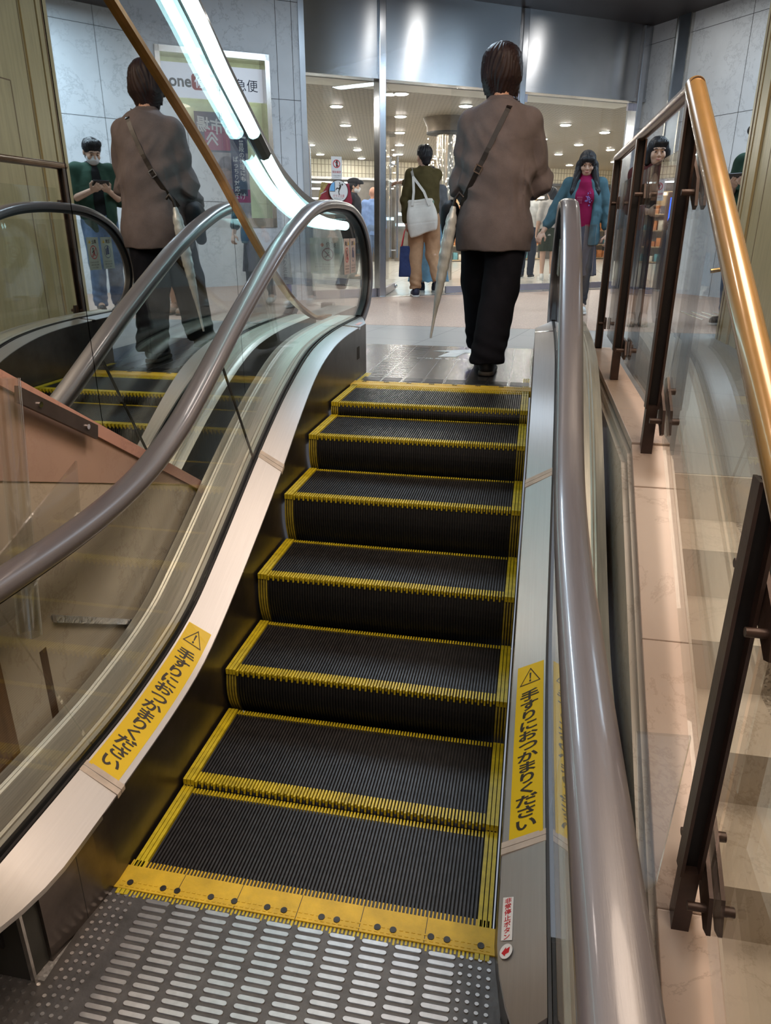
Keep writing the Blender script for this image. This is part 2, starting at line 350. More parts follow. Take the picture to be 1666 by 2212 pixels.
for sg, side in ((-1, 'left'), (1, 'right')):
    m = MB()                                                   # skirt with a strip of floor panel below the end
    lo = [(y, (np.interp(y, [-.1, .1, 1.5, 2.3, 2.8], [-.02, -.30, .08, .56, Z1 - .005]))) for y in ys]
    lo = [q for q in lo if q[0] > -.255]
    for (a, b) in zip(lo[:-1], lo[1:]):
        xa = sg * (IX - .008); ca = IX + max(0, .02 - a[0]) * .16; cb = IX + max(0, .02 - b[0]) * .16
        m.hexa([(sg * (ca - .008), a[0], a[1]), (sg * (ca + .004), a[0], a[1]), (sg * (cb + .004), b[0], b[1]), (sg * (cb - .008), b[0], b[1]),
                (sg * (ca - .008), a[0], zI(a[0]) - .002), (sg * (ca + .004), a[0], zI(a[0]) - .002), (sg * (cb + .004), b[0], zI(b[0]) - .002), (sg * (cb - .008), b[0], zI(b[0]) - .002)])
    m.build('skirt_panel', SKIRT, esc)
    m = MB(); ysd = [y for y in ys if y > -.375] + [3.2, 3.3, 3.4]                        # inner deck: sloped stainless cover, ends in a chamfer
    def ix(y): return min(OX - .004, IX - .006 + 1.0 * max(0, -.11 - y) ** 2 + max(0, y - 3.1) * .28)
    row = []
    for y in ysd:
        yi = min(y, 3.22); xo = OX; zi_ = zI(min(yi, 3.1)); xi = ix(y)
        row += [(sg * xi, y, zi_ - .014), (sg * xi, y, zi_), (sg * xo, y, zO(y)), (sg * xo, y, zO(y) - .02)]
    n = len(ysd)
    m.add(row, [(4 * i + j, 4 * i + (j + 1) % 4, 4 * i + 4 + (j + 1) % 4, 4 * i + 4 + j) for i in range(n - 1) for j in range(4)] + [(0, 1, 2, 3), (4 * n - 1, 4 * n - 2, 4 * n - 3, 4 * n - 4)])
    m.build('inner_deck', DECK, esc, smooth=35)
    for yc in (1.5, .108, 2.93):                                # taped splices
        m = MB(); w_ = .018
        for a, b in ((yc - w_, yc - .001), (yc + .001, yc + w_)):
            m.hexa([(sg * (ix(yc) - .003), a, zI(a) - .012), (sg * (OX + .001), a, zO(a) - .01), (sg * (OX + .001), b, zO(b) - .01), (sg * (ix(yc) - .003), b, zI(b) - .012),
                    (sg * (ix(yc) - .003), a, zI(a) + .0015), (sg * (OX + .001), a, zO(a) + .0015), (sg * (OX + .001), b, zO(b) + .0015), (sg * (ix(yc) - .003), b, zI(b) + .0015)])
        m.build('splice_tape', TAPE if yc < 2 else CHROME, esc)
    m = MB()                                                   # black gasket at the glass foot, both sides
    for xa, xb in ((OX + .001, GX - .006), (GX + .006, GX + .014)):
        m.sweep_yz(0, dO, [(sg * xa, -.02), (sg * xb, -.02), (sg * xb, .004), (sg * xa, .004)])
    m.build('glass_gasket', GASKET, esc)
    m = MB()                                                   # outer deck with raised lines
    prof = [(.626, -.03), (.626, 0), (.640, .004), (.648, .001), (.655, .005), (.661, .001), (.742, .001), (.748, .005), (.754, .001), (.760, .005), (.766, .001), (.795, -.002), (.795, -.05)]
    m.sweep_yz(0, dO, [(sg * a, b) for a, b in prof]); m.build('outer_deck', ODECK, esc, smooth=30)
    m = MB()                                                   # outer cladding below
    pl = [(y, z - .03) for y, z in dO]
    m.prism([(sg * .778, y, z) for y, z in pl] + [(sg * .778, 3.42, Z1 - .01), (sg * .778, 2.4, Z1 - .01), (sg * .778, .6, -.25), (sg * .778, -.75, -.25)], (sg * .012, 0, 0)); m.build('outer_cladding', CREAMM if sg > 0 else ODECK, esc)
    # glass: three panes with fine joints square to the slope
    top = lin([(y, z - .012) for y, z in hr if y <= 3.45][:])
    def pane(ja, jb, name='glass_panel', tail=False):
        pts_b = [(y, z - .01) for y, z in dO if ja[0][0] + .002 < y < jb[0][0] - .002]
        pts_t = [(y, z - .01) for y, z in hr[:70] if ja[1][0] + .002 < y < jb[1][0] - .002]
        loop = [ja[0]] + pts_b + ([] if tail else [jb[0]]) + ([(3.40, 1.10)] if tail else []) + ([(y, z) for y, z in reversed(hr) if y > 3.35 and z < 1.75] if tail else [jb[1]]) + list(reversed(pts_t)) + [ja[1]]
        mm = MB(); mm.prism([(sg * (GX - .005), y, z) for y, z in loop], (sg * .010, 0, 0)); return mm.build(name, BGLASS, esc)
    J = [((-.78, .30), (-.78, .91)), ((.18, .30), (-.06, .90)), ((1.471, .73), (1.20, 1.215)), ((3.42, 1.10), (3.42, 1.6))]
    pane(J[0], ((.177, .30), (-.063, .90))); pane(J[1], ((1.468, .73), (1.197, 1.213)))
    pane(J[2], J[3], tail=True)
    for ja, jb in ((J[2][0], J[2][1]),):
        MB().bar((sg * GX, ja[0] - .0015, ja[1]), (sg * GX, jb[0] - .0015, jb[1]), .0115, .0045, up=(1, 0, 0)).build('glass_joint', GASKET, esc)
    # handrail: C-section belt on a slim guide
    c = .041; prof = [(-c + .006, -.024), (-c, -.012), (-c, .004), (-c + .010, .013), (-.018, .0165), (0, .0175), (.018, .0165), (c - .010, .013), (c, .004), (c, -.012), (c - .006, -.024), (c - .014, -.024), (c - .010, -.008), (-c + .010, -.008), (-c + .014, -.024)]
    MB().sweep_yz(sg * GX, [p for p in hr_full], prof).build('handrail', RUBBER, esc, smooth=50)
    MB().sweep_yz(sg * GX, [p for p in hr_full], [(-.016, -.040), (.016, -.040), (.016, -.010), (-.016, -.010)]).build('handrail_guide', GASKET, esc, smooth=40)
    # newel boxes at the bottom end
    m = MB().prism([(sg * .552, -.255, 0), (sg * .79, -.255, 0), (sg * .79, -.10, 0), (sg * .53, -.10, 0)], (0, 0, .225)); nb = m.build('newel_box', mat('newel_dark', (.055, .055, .05), .4, .3, .2, 8), esc)
    MB().box((min(sg * .60, sg * .66), -.262, .10), (max(sg * .60, sg * .66), -.254, .16)).build('handrail_inlet', GASKET, nb)
    MB().box((min(sg * .540, sg * .5505), -.258, 0), (max(sg * .540, sg * .5505), -.250, .235)).build('corner_strip', STEEL, nb)
    MB().box((min(sg * (IX + .008), sg * (IX + .0125)), -.082, 0), (max(sg * (IX + .008), sg * (IX + .0125)), -.076, .238)).build('panel_joint', DARK, nb)
# instruction stickers on the inner decks
def deck_pt(sg, x, y, l=.0018):
    t = (x - IX + .006) / (OX - IX + .006); return V((sg * x, y, zI(y) + (zO(y) - zI(y)) * t + l))
for sg in (-1, 1):
    st_b = MB(); ya, yb = (.122, .742); n = 16
    xs = (.516, .5925)
    rows = [deck_pt(sg, x, ya + (yb - ya) * i / n, .0012) for i in range(n + 1) for x in xs]
    st_b.add(rows, [(2 * i, 2 * i + 1, 2 * i + 3, 2 * i + 2) for i in range(n)])
    sticker = st_b.build('warning_sticker', STICK, esc, fix=True)
    Pg, Fg = glyphs('手すりにおつかまりください', .044, True, .0011, .96)
    hgt = Pg[:, 1].max() - Pg[:, 1].min(); k = .500 / hgt
    pts = []
    for (u, v) in Pg:
        y = .122 + .02 + .2525 + v * k; x = .554 + sg * u * 1.25
        pts.append(deck_pt(sg, x, y, .0022))
    MB().add(pts, Fg).build('lettering', INK, sticker, fix=False)
    tri = MB(); yc = .695
    def tp(u, v): return deck_pt(sg, .554 + sg * u, yc + v, .0022)
    T = [(0, .033), (-.030, -.026), (.030, -.026)]; t2 = [(a * .86, b * .86 - .0005) for a, b in T]
    for i in range(3): tri.add([tp(*T[i]), tp(*T[(i + 1) % 3]), tp(*t2[(i + 1) % 3]), tp(*t2[i])], [(0, 1, 2, 3)])
    tri.add([tp(-.0028, .014), tp(.0028, .014), tp(.0016, -.008), tp(-.0016, -.008)], [(0, 1, 2, 3)])
    tri.add([tp(.003 * math.cos(a), -.015 + .004 * math.sin(a)) for a in np.linspace(0, 2 * PI, 12)[:-1]], [tuple(range(11))])
    tri.build('warning_triangle', INK, sticker, fix=False)
# emergency stop label
fl = MB(); fl.add([deck_pt(1, x, y, .0014) for x, y in ((.510, -.135), (.532, -.142), (.532, -.037), (.510, -.030))], [(0, 1, 2, 3)], 0)
Pg, Fg = glyphs('非常停止ボタン', .0145, True, .0003, 1.0)
fl.add([deck_pt(1, .521 + u * 1.0, -.086 + v, .002) for u, v in Pg], Fg, 1)
fl.add([deck_pt(1, .521 + .0125 * math.cos(a), -.163 + .0165 * math.sin(a), .0014) for a in np.linspace(0, 2 * PI, 29)[:-1]], [tuple(range(28))], 0)
fl.add([deck_pt(1, .521 + a, -.163 + b, .002) for a, b in ((-.009, -.002), (.000, .009), (.000, .0045), (.0075, .0075), (.0055, -.005), (-.001, -.0065), (-.002, -.011))], [tuple(range(7))], 1)
fl.build('emergency_stop_label', [WHITE, RED], esc, fix=True)
# red note and slots at the upper newel
MB().add([deck_pt(-1, x, y, .0015) for x, y in ((.522, 3.0), (.545, 3.0), (.545, 3.12), (.522, 3.12))], [(0, 1, 2, 3)]).build('small_label', mat('pink_print', (.75, .45, .42), .5, 0, .2, 60), esc)
MB().box((-IX + .008, 2.86, .93), (-IX + .0095, 2.92, 1.0)).build('key_switch_plate', DARK, esc)
# lower comb plate
cb = MB(); z = .004
cb.box((-W2 - .012, .0155, -.02), (W2 + .012, .088, z))
for i in range(NR): x0 = -W2 + PIT * i - PIT * .22; cb.box((x0, .085, -.02), (x0 + PIT * .40, .108, z - .001))
for i in range(64):
    for j in range(2): x0 = -W2 + .004 + i * .0154; cb.box((x0, .022 + j * .014, z), (x0 + .009, .026 + j * .014, z + .0012))
for x in (-.33, -.165, .0, .165, .33): cb.box((x - .0008, .0155, z), (x + .0008, .088, z + .0004), 1)
comb = cb.build('comb_plate', [YELC, INK], esc)
for x in (-.465, -.37, -.33, -.235, -.17, -.08, -.035, .065, .105, .21, .25, .345, .385, .468): MB().cyl((x, .035, z), (x, .035, z + .0022), .0085, 14).build('comb_screw', mat('dark_screw', (.06, .055, .05), .45, .8, .3, 40), comb)
cb = MB(); z = Z1 + .004; yt = 2.665
cb.box((-W2 - .01, yt + .03, Z1 - .03), (W2 + .01, 2.80, z))
for i in range(NR): x0 = -W2 + PIT * i - PIT * .22; cb.box((x0, yt, Z1 - .03), (x0 + PIT * .40, yt + .035, z - .001))
for i in range(80): cb.box((-W2 + .004 + i * .0123, 2.765, z), (-W2 + .0095 + i * .0123, 2.79, z + .0015))
comb2 = cb.build('comb_plate', YELC, esc)
for x in np.arange(-.44, .46, .13): MB().box((x - .014, 2.772, z), (x + .014, 2.784, z + .0025)).build('comb_clip', DARK, comb2)
# lower floor plate with raised slots
fp = MB(); fp.box((-W2 - .03, -.25, -.03), (W2 + .03, .0155, 0)).box((-.72, -1.5, -.03), (.72, -.25, 0)); sl = MB()
def slot(mb, cx, cy_, L_, w_, z0, h):
    r = w_ / 2; n = 5; pts = []
    for i in range(n + 1): a = -PI / 2 + PI * i / n; pts.append((cx + L_ / 2 - r + r * math.cos(a), cy_ + r * math.sin(a)))
    for i in range(n + 1): a = PI / 2 + PI * i / n; pts.append((cx - L_ / 2 + r + r * math.cos(a), cy_ + r * math.sin(a)))
    k = len(pts); q = .0015
    top_ = [(cx + (x - cx) * .96, cy_ + (y - cy_) * .82, z0 + h) for x, y in pts]
    mb.add([(x, y, z0) for x, y in pts] + top_, [tuple(range(k, 2 * k))] + [(i, (i + 1) % k, k + (i + 1) % k, k + i) for i in range(k)])
for r_ in range(34):
    y = -.006 - r_ * .0212
    for c_ in range(10): slot(sl, -.365 + c_ * .0825, y, .068, .0128, 0, .003)
    for x in (-.435, -.457, -.479, -.500, .425, .447, .469, .491): slot(sl, x, y + (.005 if int(round(x * 1000)) % 2 else 0), .0105, .0105, 0, .0025)
PLATE = mat('plate_steel_dark', (.115, .108, .105), .50, .7, .25, 18, bump=.1, bs=90)
for r_ in range(12, 34):
    for x in (-.53, -.555, -.58, -.605, -.63, .52, .545): slot(sl, x, -.006 - r_ * .0212, .0105, .0105, 0, .0025)
fpo = fp.build('floor_plate', PLATE, esc)
MB().box((-.497, -.1, -.42), (.497, 3.0, -.40)).box((-.499, .1, -.42), (-.497, 2.7, -.1)).build('added_dark_underlay', DARK, esc)  # added dark sheet under the steps, blocks world light in the side gaps
tag(sl.build('raised_slot', mat('worn_steel', (.50, .49, .49), .38, 1, .12, 40), fpo, fix=True), kind='stuff')
# upper floor plate: thin cleats and a worn arrow
fp = MB(); fp.box((-.80, 2.80, Z1 - .03), (.80, 4.235, Z1 + .002))
PL2 = mat('plate_steel_grey', (.13, .13, .135), .24, .85, .2, 12, bump=.06, bs=60)
fpu = fp.build('floor_plate', PL2, esc); cl = MB()
for i in range(8):
    for j in range(12): cl.box((-.47 + i * .122, 2.83 + j * .009, Z1 + .002), (-.47 + i * .122 + .105, 2.834 + j * .009, Z1 + .004))
    if i in (0, 1):
        for j in range(26): cl.box((-.47 + i * .122, 2.99 + j * .045, Z1 + .002), (-.47 + i * .122 + .105, 3.0 + j * .045, Z1 + .0032))
for i in range(9): cl.box((-.482 + i * .122, 2.81, Z1 + .002), (-.479 + i * .122, 4.22, Z1 + .0026))
cl.build('plate_cleats', mat('plate_cleat', (.22, .22, .225), .3, 1, .12, 30), fpu)
ar = Flat((0, 0, Z1 + .002), (1, 0, 0), (0, 1, 0), .0015)
ar.poly([(-.21, 3.98), (.08, 4.12), (.14, 3.93), (.03, 3.95), (-.02, 3.74), (-.14, 3.74), (-.08, 3.96)], 0).text('ご注意ください', -.06, 3.66, .05, 0, width=.42)
ar.build('worn_arrow', mat('worn_white', (.55, .56, .56), .4, .2, .2, 12), fpu)
# ---------------------------------------------------------------- the setting
def struct(name, mb, m, **k): return tag(mb.build(name, m, None, **k), kind='structure')
def uvbox(u0, v0, z0, u1, v1, z1, mb=None, m=0):
    mb = mb or MB()
    return mb.hexa([UV(u0, v0, z0), UV(u1, v0, z0), UV(u1, v1, z0), UV(u0, v1, z0), UV(u0, v0, z1), UV(u1, v0, z1), UV(u1, v1, z1), UV(u0, v1, z1)], m)
def poly_slab(pts, z0, z1, mb=None, m=0): return (mb or MB()).prism([(x, y, z0) for x, y in pts], (0, 0, z1 - z0), m)
# lower lobby floor
struct('floor', MB().box((-1.6, -3.2, -.06), (-W2 - .03, .1, -.004)).box((W2 + .03, -3.2, -.06), (.80, .1, -.004)).box((-W2 - .03, -3.2, -.06), (W2 + .03, -1.5, -.004)), GREYST)
# upper landing: grey stone next to the plate, red granite up to the doors
dl = lambda u, v: tuple(UV(u, v, 0))[:2]
fg = MB().box((-.80, 4.235, Z1 - .05), (6, 5.42, Z1)).box((-4.5, 3.35, Z1 - .05), (-.80, 5.42, Z1)).box((.80, 2.80, Z1 - .05), (6, 4.235, Z1)).box((.984, 1.391, Z1 - .05), (6, 2.80, Z1)).box((.80, 2.2, Z1 - .05), (.984, 2.80, Z1 - .002))
struct('floor', fg, bricks('grey_floor_stone', (.25, .245, .24), (.10, .10, .10), .62, .62, .004, .0, .40, .20))
wl = [dl(-4.5, 0), dl(4.6, 0)]
struct('floor', poly_slab([(-4.5, 5.42), (6.0, 5.42), (6.0, 9.0), (wl[1][0], wl[1][1]), (wl[0][0], wl[0][1])], Z1 - .05, Z1 + .001), REDST)
struct('floor', uvbox(-7, 0, Z1 - .05, 17, 14, Z1 + .002), MALLF)
thr = MB(); uvbox(-1.05, -.16, Z1, 3.9, -.06, Z1 + .006, thr); struct('trim_1', thr, STEEL)
# marble walls of the landing
ml = MB(); uvbox(-7, -.17, Z1, -2.62, .1, 4.3, ml); uvbox(-1.40, -.17, Z1, -1.05, .1, 4.3, ml); uvbox(-2.62, -.17, 3.42, -1.40, .1, 4.3, ml); uvbox(-2.62, -.17, Z1, -1.40, .1, 1.66, ml)
for z in (3.0, 3.94): uvbox(-7, -.1705, z - .003, -2.62, -.165, z + .003, ml, 1); uvbox(-1.40, -.1705, z - .003, -1.05, -.165, z + .003, ml, 1)
uvbox(-1.31, -.1705, Z1, -1.304, -.165, 4.3, ml, 1); uvbox(-1.13, -.1705, Z1, -1.124, -.165, 4.3, ml, 1)
struct('wall_left', ml, [WMARB, mat('marble_joint', (.07, .075, .08), .8, 0, .2, 20)])
tb = MB(); uvbox(-1.05, -.18, Z1, -.985, .1, 4.3, tb); struct('trim_2', tb, mat('pale_steel', (.60, .63, .68), .3, .7, .06, 6))
mr = MB(); uvbox(4.02, -9.5, Z1, 4.3, .3, 4.5, mr)
for z in (2.02, 2.98, 4.0): uvbox(4.0185, -9.5, z - .003, 4.025, 0, z + .003, mr, 1)
for v in (-1.72, -2.9, -4.1, -5.3, -6.5, -7.7): uvbox(4.0185, v - .003, Z1, 4.025, v + .003, 4.5, mr, 1)
struct('wall_right', mr, [WMARB, MATS['marble_joint']])
cs = MB(); uvbox(3.985, -.78, Z1, 4.03, -.56, 4.5, cs); uvbox(3.97, -.80, Z1, 4.03, -.78, 4.5, cs, 1); uvbox(3.97, -.56, Z1, 4.03, -.54, 4.5, cs, 1)
struct('trim_3', cs, [mat('grey_steel_panel', (.24, .27, .31), .3, .9, .1, 4), STEEL])
# steel fascia over the doors and dark soffit
HB = mat('fascia_steel', (.45, .465, .49), .27, 1, .06, 3)
_b = HB.node_tree.nodes['Principled BSDF']; _b.inputs['Anisotropic'].default_value = .88; _b.inputs['Anisotropic Rotation'].default_value = .25
_t = node(HB.node_tree, 'ShaderNodeTangent', direction_type='RADIAL', axis='Z'); HB.node_tree.links.new(_t.outputs[0], _b.inputs['Tangent'])
fa = MB(); uvbox(-1.0, -.06, 3.31, 4.02, .12, 4.24, fa)
uvbox(-1.0, -.075, 3.305, 4.02, .12, 3.345, fa)
struct('wall_front', fa, HB)
struct('ceiling', poly_slab([(-7, 3.0), (7.5, 3.0), (7.5, 15), (-7, 6.0)], 4.215, 4.32), mat('dark_soffit', (.022, .016, .015), .45, 0, .2, 3))
struct('ceiling', MB().box((-3.5, -4, 4.0), (5.3, 3.0, 4.32)), mat('lobby_ceiling', (.55, .50, .44), .7, 0, .05, 3))
# lower lobby back walls (behind the camera, seen only in reflections)
struct('wall_back', MB().box((-3.5, -4.1, -.5), (5.3, -4, 4.3)), mat('back_wall', (.50, .42, .34), .6, 0, .1, 2))
# oak panelling on the right of the stair
wp = MB(); wp.box((1.97, -2.2, -.9), (2.22, 5.0, 4.1)); wp.box((1.95, 5.0, Z1 - .02), (2.24, 5.14, 4.1))
wp.box((1.955, 4.80, Z1), (1.97, 4.985, 4.1))
for y in (4.78, 4.55): wp.box((1.9685, y - .004, Z1), (1.972, y + .004, 4.1 if y > 4.7 else 2.72), 1)
wp.box((1.9685, -2, 2.715), (1.972, 4.55, 2.723), 1); wp.box((1.946, 5.06, Z1), (1.951, 5.075, 4.1), 1)
struct('wall_side', wp, [WOOD, mat('panel_groove', (.12, .06, .025), .6, 0, .2, 8)])
# ---------------------------------------------------------------- stair on the right
CZ, CY = .950, 1.251                       # capping height and the point where it starts to fall
def cz(y): return CZ if y >= CY else CZ - (CY - y) * math.tan(A30)
sm = MB(); ag = MB(); T = .2955
for i in range(10):
    yn = 1.391 - T * (i + 1); zt = Z1 - .1706 * (i + 1)
    sm.box((.984, yn, zt - .5), (1.25, yn + T + .03, zt)); ag.box((1.25, yn + .003, zt - .5), (1.97, yn + T + .03, zt - .001)); ag.box((1.25, yn + .03, zt), (1.97, yn + .036, zt + .002), 1); ag.box((1.25, yn + .05, zt), (1.97, yn + .056, zt + .002), 1)
sm.box((.984, 1.380, Z1 - .6), (1.97, 1.43, Z1 - .002))
struct('stair', sm, CREAMM); struct('stair_tread', ag, [AGGR, mat('groove_dark', (.12, .10, .085), .7, 0, .2, 30)])
# parapet with pink marble capping between escalator and stair
pw = MB()
def capseg(y0, y1, x0, x1, h, mb, m=0, drop=0.):
    a, b = cz(y0) - drop, cz(y1) - drop
    mb.hexa([(x0, y0, a - h), (x1, y0, a - h), (x1, y1, b - h), (x0, y1, b - h), (x0, y0, a), (x1, y0, a), (x1, y1, b), (x0, y1, b)], m)
for y0, y1 in ((-1.04, -.494), (-.494, .018), (.018, .600), (.600, 1.085), (1.085, CY), (CY, 1.766), (1.766, 2.385), (2.385, 2.912), (2.912, 3.45)):
    capseg(y0 + .001, y1 - .001, .843, .967, .030, pw, 0, -.010 if y0 > CY - .01 else -.0035)
struct('trim_4', pw, PINKG, bevel=.0025)
bw = MB()
for y0, y1 in ((-1.04, .018), (.018, CY), (CY, 3.45)):
    capseg(y0, y1, .832, .978, 1.2, bw, 0, .031); capseg(y0, y1, .816, .833, 1.2, bw, 0, .063); capseg(y0, y1, .966, .984, 1.2, bw, 0, .042)
struct('wall_parapet', bw, CREAMM)
struct('trim_5', MB().box((.793, -1, -.6), (.812, 3.3, -.1)).box((.793, 1.5, -.6), (.812, 3.3, .45)), DARK)  # black filler between deck and parapet, the gap's shade put into its colour
# ---------------------------------------------------------------- guard rail with glass on the parapet
RX = .888
gr = thing('guard_rail', 'brown steel guard rail with round ochre handrail on pink marble capping', 'railing', (RX, 1.25, CZ))
RZ = 2.013
MB().tube([(RX, 3.45, RZ), (RX, 1.222, RZ)], .0225, 20).build('level_handrail', mat('bronze_handrail', (.22, .13, .075), .25, .7, .2, 10), gr, smooth=50)
MB().tube([(RX, CY - t, RZ + .002 - t * math.tan(A30)) for t in (0, .05, .9, 2.1)], .0285, 24).build('sloping_handrail', RAILM, gr, smooth=50)
for y, zt in ((3.406, 1.998), (2.385, 1.998), (1.224, 1.99), (-.005, cz(-.005) + 1.02), (-1.205, cz(-1.205) + 1.0)):
    m = MB(); x = RX; zb = cz(y) - .02; lowb = .17 if y < 3.2 else .02
    m.box((x - .015, y + .012, zb), (x + .015, y + .025, zt), 1).box((x - .018, y - .010, zb), (x + .018, y + .028, zb + lowb + .01))
    for sg in (-1, 1): m.box((min(x + sg * .0145, x + sg * .0215), y - .012, zb + lowb), (max(x + sg * .0145, x + sg * .0215), y + .030, zt))
    m.build('post', [BROWNP, mat('post_recess', (.018, .013, .011), .5, .2, .2, 20)], gr)
    if y < -1: continue
    for zc in (zb + .178, zt - .22):
        c = MB()
        hx = [(-.096, -.017), (-.071, .042), (.071, .042), (.096, .017), (.075, -.042), (-.071, -.042)] if y < 3.2 else [(-.025, -.017), (-.017, .033), (.025, .033), (.025, -.033), (-.017, -.033)]
        def hp(xx, q): return [(xx, y + .008 + a, zc + b + a * (.577 if y < CY + .05 else 0)) for a, b in q]
        c.prism(hp(.9126, hx), (.0084, 0, 0)); c.prism(hp(.935, hx), (.0084, 0, 0))
        for a in ((-.063, .063) if y < 3.2 else (0,)):
            zz = zc + a * (.577 if y < CY + .05 else 0)
            c.cyl((.877, y + .008 + a, zz), (.914, y + .008 + a, zz), .009, 14); c.cyl((.940, y + .008 + a, zz), (.967, y + .008 + a, zz), .011, 14)
        c.build('glass_clamp', BROWNP, gr, smooth=40)
for a, b in ((3.38, 2.406), (2.364, 1.272), (1.222, .016), (-.026, -1.16)):
    ta = RZ - .13 if a > CY - .05 else cz(a) + .937; tb_ = RZ - .13 if b > CY - .05 else cz(b) + .937
    MB().prism([(.9226, b, cz(b) + .096), (.9226, a, cz(a) + .096), (.9226, a, ta), (.9226, b, tb_)], (.010, 0, 0)).build('glass_panel', BGLASS, gr)
# lower chrome handrail on the stair side, carried by arms
sh = thing('stair_handrail', 'polished chrome stair handrail inside the glass, below the ochre rail', 'handrail', (.986, 1.1, Z1))
ch = [(.986, 1.155, 1.701), (.986, 1.104, 1.6885)] + [(.986, 1.054 - t, 1.659 - t * math.tan(A30)) for t in (0, .5, 2.0)]
MB().tube(ch, .0185, 20).build('rail_tube', CHROME, sh, smooth=50)
for y in (.93, -.16):
    z = 1.659 - (1.054 - y) * math.tan(A30); MB().tube([(.986, y, z - .013), (.986, y, z - .05), (.940, y, z - .058)], .006, 10).build('rail_arm', mat('brass', (.55, .40, .18), .25, 1, .1, 8), sh, smooth=50)
# ---------------------------------------------------------------- escalator to the next floor, with its mirrored flank
XM = -.85
ue = thing('rising_escalator', 'mirror-clad escalator climbing to the upper floor with a lit tube under its handrail', 'escalator', (-1.0, 2.4, Z1))
bar_ = catmull([(-1.2, 3.635), (0, 2.95), (1.198, 2.262), (1.766, 1.925), (2.067, 1.715), (2.39, 1.49), (2.697, 1.31), (2.95, 1.205), (3.27, 1.115), (3.6, 1.09)], 5)
zb_ = lin(bar_)
led = lambda y: 1.513 - y * .6195                    # top of the pink ledge
def mpanel(y0, y1):
    yy = [y0] + [y for y, _ in bar_ if y0 < y < y1] + [y1]
    lowp = [(y1, led(y1) - .01 if y1 < 1.5 else .5)] + ([(1.47, led(1.47) - .01), (1.47, led(1.47) - .01)] if y0 < 1.47 < y1 else []) + [(y0, led(y0) - .01 if y0 < 1.47 else .5)]
    if y0 < 1.47 < y1: lowp = [(y1, .5), (1.47, .5), (1.47, led(1.47) - .01), (y0, led(y0) - .01)]
    MB().prism([(XM, y, zb_(y)) for y in yy] + [(XM, y, z) for y, z in lowp], (-.02, 0, 0)).build('mirror_cladding', MIRROR, ue)
for a, b in ((-1.2, -.402), (-.398, .798), (.802, 1.998), (2.002, 3.45)): mpanel(a, b)
MB().prism([(XM - .021, y, zb_(y) - .02) for y in np.arange(-1.2, 3.5, .2)] + [(XM - .021, 3.45, .5), (XM - .021, 1.4, .5), (XM - .021, -1.2, 2.1)], (-.012, 0, 0)).build('mirror_backing', DARK, ue)
MB().sweep_yz(XM - .012, bar_, [(-.03, -.012), (.030, -.012), (.030, .006), (.012, .006), (.012, .014), (-.03, .014)]).build('bronze_edge_trim', BRONZE, ue)
# truss body behind the mirror
MB().prism([(XM - .04, y, max(Z1 + .02, zb_(y) - .3)) for y in np.arange(-1.2, 3.5, .25)] + [(XM - .04, 3.5, .5), (XM - .04, 1.45, .5), (XM - .04, -1.2, 2.1)], (-1.3, 0, 0)).build('truss_body', mat('truss_cover', (.25, .24, .23), .5, .4, .15, 5), ue)
# pink ledge and wall below it
lg = MB()
for a, b in ((-1.2, -.15), (-.15, .62), (.62, 1.475)):
    lg.prism([(XM, a, led(a)), (XM, b, led(b)), (XM, b, led(b) - .045), (XM, a, led(a) - .045)], (.048, 0, 0))
lg.build('pink_ledge', marble('pink_ledge_stone', (.58, .33, .275), (.35, .18, .14), .35, 4, .6), ue)
struct('wall_lobby', MB().prism([(-.86, .13, -.3), (-.86, 1.9, -.3), (-.86, 1.9, .55), (-.86, 1.47, led(1.47) - .045), (-.86, .13, led(.13) - .045)], (.045, 0, 0))
       .box((-.817, .285, -.2), (-.8145, .315, .52), 1), [CREAMM, mat('brown_reflection', (.10, .055, .03), .4, 0, .2, 10)])  # thin strip painted as the reflection of a brown wall in the marble
struct('trim_6', MB().prism([(-.8148, .2, 1.06), (-.8148, 1.42, .632), (-.8148, .1, 1.39 - .0)], (.004, 0, 0)), marble('pink_wall_stone', (.50, .345, .285), (.38, .22, .17), .3, 3, .5))
struct('wall_pilaster', MB().box((-.86, -1.4, -.3), (-.80, .125, 2.4)), mat('brown_column', (.17, .095, .045), .4, 0, .25, 5, stretch=(8, 8, 1)))
tag(MB().prism([(-.812, .36, .600), (-.812, .80, .335), (-.812, .80, .315), (-.812, .36, .575)], (.012, 0, 0)).build('foil_seal', mat('silver_foil', (.62, .62, .66), .3, .9, .15, 40, bump=.5, bs=60)), 'strip of crinkled silver foil tape along the marble wall beside the deck', 'foil tape')
# upper balustrade: glass, tube light, handrail
GX2 = -1.0
tl = catmull([(-.6, 3.99), (.3, 3.46), (1.0, 3.05), (1.958, 2.482), (2.246, 2.288), (2.541, 2.112), (2.721, 2.005), (2.905, 1.908), (3.097, 1.828), (3.447, 1.732), (3.811, 1.685), (4.1, 1.67), (4.45, 1.66)], 5)
zt_ = lin(tl)
LX = -.952
def tube_part(y0, y1):
    pp = [(y0, zt_(y0))] + [p for p in tl if y0 < p[0] < y1] + [(y1, zt_(y1))]
    return [(LX, y, z) for y, z in pp]
TUBE = lamp('tube_glow', (.55, .96, 1.0), 6.0)
for a, b in ((-.55, .75), (.85, 2.60), (2.73, 4.42)): MB().tube(tube_part(a, b), .031, 16).build('light_tube', TUBE, ue, smooth=50)
for a, b in ((.745, .855), (2.595, 2.735)): MB().tube(tube_part(a, b), .036, 8).build('tube_holder', mat('holder_grey', (.05, .06, .055), .4, .3, .1, 9), ue, smooth=20)
hp_ = [(y, z + .098) for y, z in tl] + [(4.60, 1.735), (4.72, 1.65), (4.75, 1.5), (4.70, 1.36), (4.58, 1.27), (4.44, 1.22)]
